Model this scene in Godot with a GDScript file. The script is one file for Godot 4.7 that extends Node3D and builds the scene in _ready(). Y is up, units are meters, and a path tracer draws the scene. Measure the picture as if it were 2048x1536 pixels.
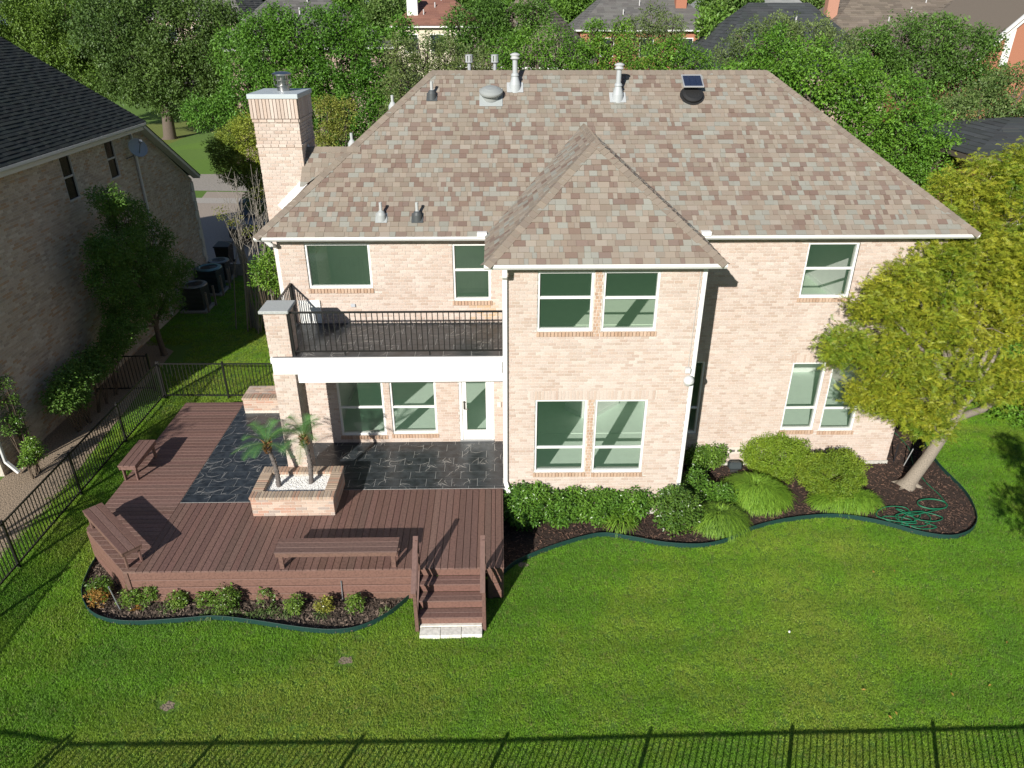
extends Node3D
# A brick house with a timber deck seen from above its back lawn, low sun from behind and beside the viewer.

const EYE := Vector3(0, 10.773, 15.169)
const FOCAL := 1447.748            # in pixels of the 2048 x 1536 photograph
const SUN_DIR := Vector3(0.45, -0.52, -1.0)
const ZR := -0.889                 # main wall
const ZB := 1.16                   # bay wall
const YD := 0.84                   # deck
const SLOPE := 0.814
const YE := 6.357                  # where the roof planes start, at the eave
const ZE := -0.499
const XEL := -5.374
const XER := 10.744

var cam_basis := Basis()
var rng := RandomNumberGenerator.new()
var M := {}
var T := {}
var used := {}

# ------------------------------------------------------------------ mesh builder
class MB:
	var v := PackedVector3Array()
	var n := PackedVector3Array()
	var c := PackedColorArray()
	var uv := PackedVector2Array()
	var has_uv := false

	func tris(a: Vector3, b: Vector3, d: Vector3, na: Vector3, nb: Vector3, nd: Vector3, col: Color) -> void:
		if (d - a).cross(b - a).dot(na + nb + nd) >= 0.0:
			v.append(a); v.append(b); v.append(d)
			n.append(na); n.append(nb); n.append(nd)
		else:
			v.append(a); v.append(d); v.append(b)
			n.append(na); n.append(nd); n.append(nb)
		c.append(col); c.append(col); c.append(col)
		uv.append(Vector2.ZERO); uv.append(Vector2.ZERO); uv.append(Vector2.ZERO)

	func tri(a: Vector3, b: Vector3, d: Vector3, hint: Vector3, col: Color) -> void:
		var nn := (b - a).cross(d - a).normalized()
		if nn.dot(hint) < 0.0: nn = -nn
		tris(a, b, d, nn, nn, nn, col)

	func quad(a: Vector3, b: Vector3, d: Vector3, e: Vector3, hint: Vector3, col: Color) -> void:
		var nn := (d - a).cross(e - b).normalized()
		if nn.dot(hint) < 0.0: nn = -nn
		tris(a, b, d, nn, nn, nn, col)
		tris(a, d, e, nn, nn, nn, col)

	func uvquad(a: Vector3, b: Vector3, d: Vector3, e: Vector3, hint: Vector3, col: Color, r: Rect2) -> void:
		has_uv = true
		var nn := (d - a).cross(e - b).normalized()
		if nn.dot(hint) < 0.0: nn = -nn
		var p := [a, b, d, e]
		var q := [r.position, r.position + Vector2(r.size.x, 0), r.end, r.position + Vector2(0, r.size.y)]
		for k in [[0, 1, 2], [0, 2, 3]]:
			var o: Array = k
			if (p[k[2]] - p[k[0]]).cross(p[k[1]] - p[k[0]]).dot(nn) < 0.0: o = [k[0], k[2], k[1]]
			for i in o:
				v.append(p[i]); n.append(nn); c.append(col); uv.append(q[i])

	func poly(p: PackedVector3Array, hint: Vector3, col: Color) -> void:
		for i in range(1, p.size() - 1):
			tri(p[0], p[i], p[i + 1], hint, col)

	func box(t: Transform3D, s: Vector3, col: Color) -> void:
		var h := s * 0.5
		for ax in 3:
			var u := Vector3.ZERO; var w := Vector3.ZERO; var m := Vector3.ZERO
			m[ax] = h[ax]; u[(ax + 1) % 3] = h[(ax + 1) % 3]; w[(ax + 2) % 3] = h[(ax + 2) % 3]
			for sg in [-1.0, 1.0]:
				quad(t * (m * sg - u - w), t * (m * sg + u - w), t * (m * sg + u + w), t * (m * sg - u + w), t.basis * (m * sg), col)

	func bbox(a: Vector3, b: Vector3, col: Color) -> void:      # axis-aligned, from corner to corner
		box(Transform3D(Basis(), (a + b) * 0.5), (b - a).abs(), col)

	func bevel(t: Transform3D, s: Vector3, bv: float, col: Color) -> void:
		var h := s * 0.5
		for ax in 3:
			var i1 := (ax + 1) % 3
			var i2 := (ax + 2) % 3
			for sg in [-1.0, 1.0]:
				var m := Vector3.ZERO; m[ax] = h[ax] * sg
				var u := Vector3.ZERO; u[i1] = h[i1] - bv
				var w := Vector3.ZERO; w[i2] = h[i2] - bv
				quad(t * (m - u - w), t * (m + u - w), t * (m + u + w), t * (m - u + w), t.basis * m, col)
			for s1 in [-1.0, 1.0]:
				for s2 in [-1.0, 1.0]:
					var e1 := Vector3.ZERO; e1[i1] = h[i1] * s1; e1[i2] = (h[i2] - bv) * s2
					var e2 := Vector3.ZERO; e2[i1] = (h[i1] - bv) * s1; e2[i2] = h[i2] * s2
					var l := Vector3.ZERO; l[ax] = h[ax] - bv
					quad(t * (e1 - l), t * (e1 + l), t * (e2 + l), t * (e2 - l), t.basis * (e1 + e2), col)
		for sx in [-1.0, 1.0]:
			for sy in [-1.0, 1.0]:
				for sz in [-1.0, 1.0]:
					var q := Vector3(sx, sy, sz)
					tri(t * (q * Vector3(h.x, h.y - bv, h.z - bv)), t * (q * Vector3(h.x - bv, h.y, h.z - bv)), t * (q * Vector3(h.x - bv, h.y - bv, h.z)), t.basis * q, col)

	func bar(a: Vector3, b: Vector3, w: float, h: float, col: Color, bv := 0.0, up := Vector3.UP) -> void:
		var z := (b - a)
		var l := z.length()
		z = z / l
		if absf(z.dot(up)) > 0.98: up = Vector3(0, 0, 1)
		var x := up.cross(z).normalized()
		var y := z.cross(x)
		var t := Transform3D(Basis(x, y, z), (a + b) * 0.5)
		if bv > 0.0: bevel(t, Vector3(w, h, l), bv, col)
		else: box(t, Vector3(w, h, l), col)

	func tube(p: PackedVector3Array, r: PackedFloat32Array, sides: int, col: Color, cap := true) -> void:
		var prev: Array = []
		var pn: Array = []
		var side := Vector3.RIGHT
		for i in p.size():
			var d := (p[mini(i + 1, p.size() - 1)] - p[maxi(i - 1, 0)]).normalized()
			if absf(d.dot(side)) > 0.9: side = Vector3(0, 0, 1) if absf(d.z) < 0.8 else Vector3.UP
			var x := (side - d * side.dot(d)).normalized()
			side = x
			var y := d.cross(x)
			var ring: Array = []
			var rn: Array = []
			for k in sides:
				var a := TAU * k / sides
				var nn := x * cos(a) + y * sin(a)
				rn.append(nn)
				ring.append(p[i] + nn * r[mini(i, r.size() - 1)])
			if i > 0:
				for k in sides:
					var k2 := (k + 1) % sides
					tris(prev[k], prev[k2], ring[k2], pn[k], pn[k2], rn[k2], col)
					tris(prev[k], ring[k2], ring[k], pn[k], rn[k2], rn[k], col)
			if cap and (i == 0 or i == p.size() - 1):
				var dd := -d if i == 0 else d
				for k in range(1, sides - 1): tri(ring[0], ring[k], ring[k + 1], dd, col)
			prev = ring
			pn = rn

	func lathe(t: Transform3D, prof: Array, sides: int, col: Color) -> void:
		for i in prof.size() - 1:
			var p: Vector2 = prof[i]
			var q: Vector2 = prof[i + 1]
			var sl := Vector2(q.y - p.y, -(q.x - p.x)).normalized()
			if p.is_equal_approx(q): continue
			for k in sides:
				var a := TAU * k / sides
				var b := TAU * (k + 1) / sides
				var A := Vector3(cos(a), 0, sin(a)); var B := Vector3(cos(b), 0, sin(b))
				var na := t.basis * (A * sl.x + Vector3.UP * sl.y); var nb := t.basis * (B * sl.x + Vector3.UP * sl.y)
				var p1 := t * (A * p.x + Vector3.UP * p.y); var p2 := t * (B * p.x + Vector3.UP * p.y)
				var q1 := t * (A * q.x + Vector3.UP * q.y); var q2 := t * (B * q.x + Vector3.UP * q.y)
				if p.x > 0.0: tris(p1, p2, q2, na, nb, nb, col)
				if q.x > 0.0: tris(p1, q2, q1, na, nb, na, col)

	func slab(p: PackedVector2Array, top: float, thick: float, ch: float, col: Color) -> void:   # xz outline, chamfered upper edge
		var q := p.duplicate()
		var m := p.size()
		var mid := Vector2.ZERO
		for a in p: mid += a / m
		for i in m:
			var e1 := (p[i] - p[(i + m - 1) % m]).normalized()
			var e2 := (p[(i + 1) % m] - p[i]).normalized()
			var n1 := Vector2(-e1.y, e1.x); var n2 := Vector2(-e2.y, e2.x)
			if n1.dot(mid - p[i]) < 0: n1 = -n1
			if n2.dot(mid - p[i]) < 0: n2 = -n2
			q[i] = p[i] + (n1 + n2) * ch / maxf(0.3, 1.0 + n1.dot(n2))
		var tp := PackedVector3Array()
		for a in q: tp.append(Vector3(a.x, top, a.y))
		poly(tp, Vector3.UP, col)
		for i in m:
			var j := (i + 1) % m
			var e := (p[j] - p[i]).normalized()
			var o := Vector3(e.y, 0, -e.x)
			if o.dot(Vector3(mid.x - p[i].x, 0, mid.y - p[i].y)) > 0: o = -o
			var a0 := Vector3(p[i].x, top - ch, p[i].y); var b0 := Vector3(p[j].x, top - ch, p[j].y)
			quad(a0, b0, tp[j], tp[i], o + Vector3.UP, col)
			quad(a0, b0, b0 - Vector3.UP * (thick - ch), a0 - Vector3.UP * (thick - ch), o, col)

	func prism(prof: PackedVector2Array, t: Transform3D, l: float, col: Color) -> void:     # outline in t's xy, along its z from 0 to l
		var mid := Vector2.ZERO
		for a in prof: mid += a / prof.size()
		var ix := Geometry2D.triangulate_polygon(prof)
		for k in range(0, ix.size(), 3):
			for e in [0.0, l]:
				tri(t * Vector3(prof[ix[k]].x, prof[ix[k]].y, e), t * Vector3(prof[ix[k + 1]].x, prof[ix[k + 1]].y, e), t * Vector3(prof[ix[k + 2]].x, prof[ix[k + 2]].y, e), t.basis * Vector3(0, 0, 1 if e > 0 else -1), col)
		var cw := Geometry2D.is_polygon_clockwise(prof)
		for i in prof.size():
			var a := prof[i]
			var b := prof[(i + 1) % prof.size()]
			var o := Vector2(b.y - a.y, a.x - b.x)
			if cw: o = -o
			quad(t * Vector3(a.x, a.y, 0), t * Vector3(b.x, b.y, 0), t * Vector3(b.x, b.y, l), t * Vector3(a.x, a.y, l), t.basis * Vector3(o.x, o.y, 0), col)

	func mesh() -> ArrayMesh:
		var arr := []
		arr.resize(Mesh.ARRAY_MAX)
		arr[Mesh.ARRAY_VERTEX] = v
		arr[Mesh.ARRAY_NORMAL] = n
		arr[Mesh.ARRAY_COLOR] = c
		if has_uv: arr[Mesh.ARRAY_TEX_UV] = uv
		var m := ArrayMesh.new()
		m.add_surface_from_arrays(Mesh.PRIMITIVE_TRIANGLES, arr)
		return m

# ------------------------------------------------------------------ nodes
func numbered(called: String) -> String:
	used[called] = used.get(called, -1) + 1
	return called if used[called] == 0 else "%s_%03d" % [called, used[called]]

func thing(called: String, label: String, category: String, at := Vector3.ZERO, group := "") -> Node3D:
	var o := Node3D.new()
	o.name = numbered(called)
	add_child(o)
	o.position = at
	o.set_meta("base", at)             # parts are built in the place's own coordinates and hung under the base
	tag(o, label, category, group)
	return o

func tag(o: Node3D, label: String, category: String, group := "", kind := "") -> void:
	if label: o.set_meta("label", label)
	if category: o.set_meta("category", category)
	if group: o.set_meta("group", group)
	if kind: o.set_meta("kind", kind)

func part(parent: Node3D, called: String, mesh: Mesh, m: Material, at := Vector3.ZERO) -> MeshInstance3D:
	var o := MeshInstance3D.new()
	o.mesh = mesh
	o.material_override = m
	o.name = called if parent != self else numbered(called)
	parent.add_child(o, true)
	o.position = at - parent.get_meta("base", Vector3.ZERO)
	return o

func group_part(parent: Node3D, called: String) -> Node3D:
	var o := Node3D.new()
	o.name = called
	parent.add_child(o, true)
	o.position = -parent.get_meta("base", Vector3.ZERO)
	return o

func stuff(o: Node3D) -> Node3D:
	o.set_meta("kind", "stuff")
	return o

func structure(called: String, mb: MB, m: Material, label := "") -> MeshInstance3D:
	var o := part(self, called, mb.mesh(), m)
	o.set_meta("kind", "structure")
	if label: o.set_meta("label", label)
	return o

func scatter(parent: Node3D, called: String, mesh: Mesh, m: Material, xf: Array, cols: Array) -> MultiMeshInstance3D:
	var mm := MultiMesh.new()
	mm.transform_format = MultiMesh.TRANSFORM_3D
	mm.use_colors = true
	mm.mesh = mesh
	mm.instance_count = xf.size()
	for i in xf.size():
		mm.set_instance_transform(i, xf[i])
		mm.set_instance_color(i, cols[i])
	var o := MultiMeshInstance3D.new()
	o.multimesh = mm
	o.material_override = m
	o.name = called if parent != self else numbered(called)
	parent.add_child(o, true)
	o.position = -parent.get_meta("base", Vector3.ZERO)
	o.set_meta("kind", "stuff")
	return o

# ------------------------------------------------------------------ pixels of the photograph to points
func ray(u: float, w: float) -> Vector3:
	return cam_basis * Vector3((u - 1024.0) / FOCAL, -(w - 768.0) / FOCAL, -1.0)

func on_y(u: float, w: float, y := 0.0) -> Vector3:
	var d := ray(u, w)
	return EYE + d * ((y - EYE.y) / d.y)

func on_z(u: float, w: float, z: float) -> Vector3:
	var d := ray(u, w)
	return EYE + d * ((z - EYE.z) / d.z)

func on_x(u: float, w: float, x: float) -> Vector3:
	var d := ray(u, w)
	return EYE + d * ((x - EYE.x) / d.x)

func on_roof(u: float, w: float) -> Vector3:
	var d := ray(u, w)
	var nn := Vector3(0, 1, SLOPE)
	return EYE + d * ((Vector3(0, YE, ZE) - EYE).dot(nn) / d.dot(nn))

func px_size(p: Vector3) -> float:      # metres per photo pixel there
	return (p - EYE).dot(-cam_basis.z) / FOCAL

# ------------------------------------------------------------------ materials
func noise_tex(freq: float, lo: float, hi: float, size := 512, kind := FastNoiseLite.TYPE_SIMPLEX_SMOOTH, sd := 1, octaves := 4) -> NoiseTexture2D:
	var f := FastNoiseLite.new()
	f.noise_type = kind
	f.frequency = freq
	f.seed = sd
	f.fractal_octaves = octaves
	var t := NoiseTexture2D.new()
	t.width = size; t.height = size
	t.seamless = true
	t.noise = f
	var g := Gradient.new()
	g.set_color(0, Color(lo, lo, lo).linear_to_srgb())
	g.set_color(1, Color(hi, hi, hi).linear_to_srgb())
	t.color_ramp = g
	return t

func mat(called: String, rough := 0.8, tex: Texture2D = null, scale := 1.0, tint := Color.WHITE) -> StandardMaterial3D:
	var m := StandardMaterial3D.new()
	m.resource_name = called
	m.vertex_color_use_as_albedo = true
	m.albedo_color = tint.linear_to_srgb()
	m.roughness = rough
	if tex:
		m.albedo_texture = tex
		m.uv1_triplanar = true
		m.uv1_world_triplanar = true
		m.uv1_scale = Vector3.ONE * scale
	M[called] = m
	return m

func bump(m: StandardMaterial3D, tex: Texture2D, cm: float) -> void:
	m.heightmap_enabled = true
	m.heightmap_texture = tex
	m.heightmap_scale = cm

func jit(c: Color, a: float) -> Color:
	var k := 1.0 + rng.randf_range(-a, a)
	return Color(c.r * k, c.g * k, c.b * k)

func make_materials() -> void:
	T.fine = noise_tex(0.03, 0.7, 1.2, 512, FastNoiseLite.TYPE_SIMPLEX_SMOOTH, 3)
	T.coarse = noise_tex(0.008, 0.72, 1.22, 512, FastNoiseLite.TYPE_SIMPLEX_SMOOTH, 5)
	T.grit = noise_tex(0.25, 0.55, 1.35, 512, FastNoiseLite.TYPE_SIMPLEX, 7, 2)
	T.soil = noise_tex(0.05, 0.4, 1.5, 512, FastNoiseLite.TYPE_SIMPLEX, 9, 5)
	mat("brick", 0.9, noise_tex(0.03, 0.68, 1.25, 512, FastNoiseLite.TYPE_SIMPLEX_SMOOTH, 41), 3.2); bump(M.brick, T.grit, 0.25)
	mat("mortar", 0.95, T.fine, 1.0)
	mat("shingle", 0.95, T.grit, 1.6); bump(M.shingle, T.grit, 0.3)
	mat("white_paint", 0.45, noise_tex(0.01, 0.93, 1.04, 256), 0.6)
	mat("trim", 0.5)
	var wood := noise_tex(0.02, 0.66, 1.3, 512, FastNoiseLite.TYPE_SIMPLEX_SMOOTH, 21)
	mat("wood", 0.62, wood, 1.3); bump(M.wood, T.grit, 0.12)
	mat("iron", 0.4)
	mat("metal", 0.4); M.metal.metallic = 0.6
	mat("steel", 0.28); M.steel.metallic = 1.0
	mat("concrete", 0.9, T.fine, 0.7)
	mat("stone", 0.85, T.fine, 1.5)
	mat("soil", 1.0, T.soil, 0.7); bump(M.soil, T.soil, 3.0)
	mat("lawn", 1.0, T.soil, 0.9)
	mat("bark", 0.95, T.soil, 1.2); bump(M.bark, T.soil, 1.5)
	mat("chip", 0.95)
	mat("pebble", 0.6)
	mat("rubber", 0.45)
	mat("plastic", 0.5)
	T.soft = noise_tex(0.02, 0.95, 1.04, 256)
	mat("interior", 0.7, T.soft, 0.5)
	mat("floor", 0.45, T.soft, 0.7)
	mat("road", 0.9, T.fine, 0.3)
	mat("carpaint", 0.15); M.carpaint.clearcoat_enabled = true
	mat("cell", 0.12)
	for k in [["leaf", 0.55, 0.35], ["gloss_leaf", 0.34, 0.2], ["blade", 0.6, 0.4], ["needle", 0.7, 0.25]]:
		var m := mat(k[0], k[1])
		m.backlight_enabled = true
		m.backlight = Color(k[2], k[2], k[2] * 0.5).linear_to_srgb()
	var g := StandardMaterial3D.new()
	g.resource_name = "glass"
	g.transparency = BaseMaterial3D.TRANSPARENCY_ALPHA
	var gc := Color(0.11, 0.245, 0.15).linear_to_srgb()
	g.albedo_color = Color(gc.r, gc.g, gc.b, 0.18)
	g.roughness = 0.0
	M["glass"] = g
	var dg := g.duplicate()
	dg.resource_name = "screen_glass"
	dg.albedo_color = Color(0.10, 0.095, 0.09, 0.97)
	dg.roughness = 0.25
	dg.metallic_specular = 0.2
	M["screen_glass"] = dg
	var mt := StandardMaterial3D.new()
	mt.resource_name = "marble"
	mt.albedo_texture = marble_tex()
	mt.roughness = 0.3
	M["marble"] = mt

func marble_tex() -> ImageTexture:
	var im := Image.create(1024, 1024, false, Image.FORMAT_RGB8)
	var f := FastNoiseLite.new()
	f.seed = 4; f.frequency = 0.006; f.fractal_octaves = 5
	for y in 1024:
		for x in 1024:
			var k := 0.75 + 0.6 * f.get_noise_2d(x, y)
			im.set_pixel(x, y, Color(0.042 * k, 0.050 * k, 0.058 * k).linear_to_srgb())
	var r := RandomNumberGenerator.new()
	r.seed = 77
	for i in 30:
		var p := Vector2(r.randf() * 1024, r.randf() * 1024)
		var a := r.randf_range(-0.7, 0.5) + (PI if r.randf() < 0.5 else 0.0) - 0.35
		var w := r.randf_range(0.9, 3.4)
		var l := r.randf_range(0.45, 0.85) if w > 2.2 else r.randf_range(0.12, 0.35)
		vein(im, r, p, a, w, l, r.randi_range(60, 170), 2)
	return ImageTexture.create_from_image(im)

func vein(im: Image, r: RandomNumberGenerator, p: Vector2, a: float, w: float, l: float, steps: int, depth: int) -> void:
	var turn := 0.0
	for s in steps:
		if s % 14 == 0: turn = r.randf_range(-0.035, 0.035)
		a += turn + r.randf_range(-0.11, 0.11)
		p += Vector2(cos(a), sin(a)) * 2.2
		var ww := w * (0.5 + 0.5 * sin(PI * s / steps))
		var R := int(ceil(ww))
		for dy in range(-R, R + 1):
			for dx in range(-R, R + 1):
				var d := Vector2(dx, dy).length()
				var k := clampf(ww - d + 0.5, 0.0, 1.0) * l * r.randf_range(0.6, 1.0)
				if k <= 0.0: continue
				var x := posmod(int(p.x) + dx, 1024); var y := posmod(int(p.y) + dy, 1024)
				var o := im.get_pixel(x, y).srgb_to_linear()
				im.set_pixel(x, y, o.lerp(Color(0.62, 0.60, 0.56), k).linear_to_srgb())
		if depth > 0 and r.randf() < 0.012:
			vein(im, r, p, a + r.randf_range(0.4, 1.0) * (1 if r.randf() < 0.5 else -1), w * 0.6, l * 0.7, int(steps * 0.5), depth - 1)

# ------------------------------------------------------------------ masonry
const PAL := {
	"house": [Color(0.571, 0.466, 0.404), Color(0.548, 0.441, 0.374), Color(0.510, 0.396, 0.330), Color(0.597, 0.500, 0.437), Color(0.559, 0.452, 0.385), Color(0.582, 0.481, 0.419), Color(0.529, 0.418, 0.348), Color(0.586, 0.485, 0.422), Color(0.567, 0.459, 0.393), Color(0.605, 0.511, 0.448)],
	"sill": [Color(0.51, 0.355, 0.255), Color(0.47, 0.315, 0.22), Color(0.54, 0.39, 0.29)],
	"planter": [Color(0.47, 0.33, 0.255), Color(0.52, 0.39, 0.31), Color(0.40, 0.325, 0.28), Color(0.54, 0.42, 0.34), Color(0.49, 0.30, 0.225)],
	"neighbour": [Color(0.54, 0.465, 0.37), Color(0.49, 0.41, 0.315), Color(0.47, 0.335, 0.22), Color(0.59, 0.525, 0.43), Color(0.43, 0.36, 0.285), Color(0.52, 0.44, 0.35), Color(0.50, 0.42, 0.325)],
}
const MORTAR := Color(0.62, 0.575, 0.52)

func mortar(parent: Node3D, called: String, O: Vector3, U: Vector3, N: Vector3, area: Rect2, holes: Array, thick: float, col := MORTAR) -> MeshInstance3D:
	var xs := [area.position.x, area.end.x]
	var ys := [area.position.y, area.end.y]
	for h in holes:
		for q in [h.position.x, h.end.x]:
			if q > area.position.x and q < area.end.x: xs.append(q)
		for q in [h.position.y, h.end.y]:
			if q > area.position.y and q < area.end.y: ys.append(q)
	xs.sort(); ys.sort()
	var mb := MB.new()
	var P := func(u: float, w: float, d: float) -> Vector3: return O + U * u + Vector3.UP * w - N * d
	var solid := func(i: int, j: int) -> bool:
		if i < 0 or j < 0 or i >= xs.size() - 1 or j >= ys.size() - 1: return false
		if xs[i + 1] - xs[i] < 1e-5 or ys[j + 1] - ys[j] < 1e-5: return true
		var m := Vector2((xs[i] + xs[i + 1]) * 0.5, (ys[j] + ys[j + 1]) * 0.5)
		for h in holes:
			if h.has_point(m): return false
		return true
	for i in xs.size() - 1:
		for j in ys.size() - 1:
			if not solid.call(i, j): continue
			var a: float = xs[i]; var b: float = xs[i + 1]; var c: float = ys[j]; var d: float = ys[j + 1]
			if b - a < 1e-5 or d - c < 1e-5: continue
			mb.quad(P.call(a, c, 0), P.call(b, c, 0), P.call(b, d, 0), P.call(a, d, 0), N, col)
			mb.quad(P.call(a, c, thick), P.call(b, c, thick), P.call(b, d, thick), P.call(a, d, thick), -N, col)
			if not solid.call(i - 1, j): mb.quad(P.call(a, c, 0), P.call(a, d, 0), P.call(a, d, thick), P.call(a, c, thick), -U, col)
			if not solid.call(i + 1, j): mb.quad(P.call(b, c, 0), P.call(b, d, 0), P.call(b, d, thick), P.call(b, c, thick), U, col)
			if not solid.call(i, j - 1): mb.quad(P.call(a, c, 0), P.call(b, c, 0), P.call(b, c, thick), P.call(a, c, thick), -Vector3.UP, col)
			if not solid.call(i, j + 1): mb.quad(P.call(a, d, 0), P.call(b, d, 0), P.call(b, d, thick), P.call(a, d, thick), Vector3.UP, col)
	return part(parent, called, mb.mesh(), M.mortar)

func one_brick(mb: MB, O: Vector3, U: Vector3, N: Vector3, a: float, b: float, c: float, d: float, proud: float, col: Color) -> void:
	var V := Vector3.UP
	var ch := 0.004
	var A := O + U * a + V * c; var B := O + U * b + V * c; var C := O + U * b + V * d; var D := O + U * a + V * d
	var k := N * (proud - ch); var f := N * proud
	var A2 := A + f + (U + V) * ch; var B2 := B + f + (V - U) * ch; var C2 := C + f - (U + V) * ch; var D2 := D + f + (U - V) * ch
	mb.quad(A2, B2, C2, D2, N, col)
	mb.quad(A + k, B + k, B2, A2, N - V, col)
	mb.quad(D + k, C + k, C2, D2, N + V, col)
	mb.quad(A + k, D + k, D2, A2, N - U, col)
	mb.quad(B + k, C + k, C2, B2, N + U, col)
	mb.quad(A, B, B + k, A + k, -V, col)
	mb.quad(D, C, C + k, D + k, V, col)
	mb.quad(A, D, D + k, A + k, -U, col)
	mb.quad(B, C, C + k, B + k, U, col)

# lays bricks on a wall plane; those inside "near" become parts of their own, up to "most", the rest one part of kind stuff
func lay_bricks(wall: Node3D, O: Vector3, U: Vector3, N: Vector3, area: Rect2, holes: Array, pal: String, near := Rect2(), most := 0, bl := 0.176, bh := 0.0722, joint := 0.011, proud := 0.008) -> void:
	var mb := MB.new()
	var made := 0
	var row := 0
	var w := area.position.y
	var tones: Array = PAL[pal]
	while w < area.end.y - 0.02:
		var top := minf(w + bh - joint, area.end.y)
		var u := area.position.x - (bl * 0.5 if row % 2 else 0.0) + rng.randf_range(-0.02, 0.02)
		var drift := rng.randf_range(-1.0, 1.0)
		while u < area.end.x:
			var spans := [[maxf(u, area.position.x), minf(u + bl - joint, area.end.x), w, top]]
			for h in holes:
				var nx := []
				for s in spans:
					if s[0] >= h.end.x or s[1] <= h.position.x or s[2] >= h.end.y or s[3] <= h.position.y:
						nx.append(s); continue
					if h.position.y - s[2] > 0.02: nx.append([s[0], s[1], s[2], h.position.y]); continue
					if s[3] - h.end.y > 0.02: nx.append([s[0], s[1], h.end.y, s[3]]); continue
					if h.position.x - s[0] > 0.025: nx.append([s[0], h.position.x, s[2], s[3]])
					if s[1] - h.end.x > 0.025: nx.append([h.end.x, s[1], s[2], s[3]])
				spans = nx
			for s in spans:
				if s[1] - s[0] < 0.02 or s[3] - s[2] < 0.012: continue
				var col: Color = jit(tones[rng.randi() % tones.size()], 0.06)
				var at: Vector3 = O + U * s[0] + Vector3.UP * s[2]
				var age := lump.get_noise_3dv(at * 26.0)
				col = Color(col.r * (1.0 + 0.10 * age), col.g * (1.0 + 0.14 * age), col.b * (1.0 + 0.17 * age))
				if pal == "house" and at.z < ZR + 0.1 and at.x > -0.75 and at.x < 0.05 and at.y > 4.2 and at.y < 4.72 and rng.randf() < 0.7: col = col.lerp(Color(0.56, 0.36, 0.16), rng.randf_range(0.2, 0.7))     # rust-coloured run below the window
				if near.has_area() and made < most and near.has_point(Vector2((s[0] + s[1]) * 0.5, (s[2] + s[3]) * 0.5)):
					var one := MB.new()
					one_brick(one, O, U, N, s[0], s[1], s[2], s[3], proud, col)
					part(wall, "brick", one.mesh(), M.brick)
					made += 1
				else:
					one_brick(mb, O, U, N, s[0], s[1], s[2], s[3], proud + 0.0012 * drift + rng.randf_range(-0.0008, 0.0008), col)
			u += bl
		w += bh
		row += 1
	if mb.v.size(): stuff(part(wall, "brickwork", mb.mesh(), M.brick))

# ------------------------------------------------------------------ roofs
const SHINGLE := {
	"blend": [Color(0.315, 0.262, 0.21), Color(0.315, 0.262, 0.21), Color(0.29, 0.245, 0.195), Color(0.315, 0.31, 0.27), Color(0.305, 0.295, 0.255), Color(0.222, 0.156, 0.125), Color(0.235, 0.175, 0.143), Color(0.275, 0.218, 0.173), Color(0.34, 0.295, 0.245), Color(0.305, 0.26, 0.21)],
	"cap": [Color(0.27, 0.225, 0.18), Color(0.29, 0.24, 0.19), Color(0.25, 0.205, 0.165)],
	"slate": [Color(0.017, 0.025, 0.024), Color(0.022, 0.030, 0.028), Color(0.014, 0.020, 0.020)],
	"brown": [Color(0.20, 0.165, 0.13), Color(0.23, 0.19, 0.15), Color(0.17, 0.14, 0.11)],
	"grey": [Color(0.15, 0.145, 0.135), Color(0.17, 0.165, 0.155), Color(0.13, 0.125, 0.12)],
	"pale": [Color(0.30, 0.31, 0.30), Color(0.27, 0.28, 0.275)],
	"red": [Color(0.26, 0.125, 0.09), Color(0.29, 0.14, 0.10), Color(0.24, 0.115, 0.085)],
	"charcoal": [Color(0.055, 0.062, 0.065), Color(0.065, 0.072, 0.075), Color(0.048, 0.054, 0.056)],
}

func span_at(p: PackedVector2Array, w: float) -> Vector2:
	var lo := 1e9
	var hi := -1e9
	for i in p.size():
		var a := p[i]
		var b := p[(i + 1) % p.size()]
		if (a.y - w) * (b.y - w) > 0.0 or is_equal_approx(a.y, b.y): continue
		var u := a.x + (b.x - a.x) * (w - a.y) / (b.y - a.y)
		lo = minf(lo, u); hi = maxf(hi, u)
	return Vector2(lo, hi)

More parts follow.
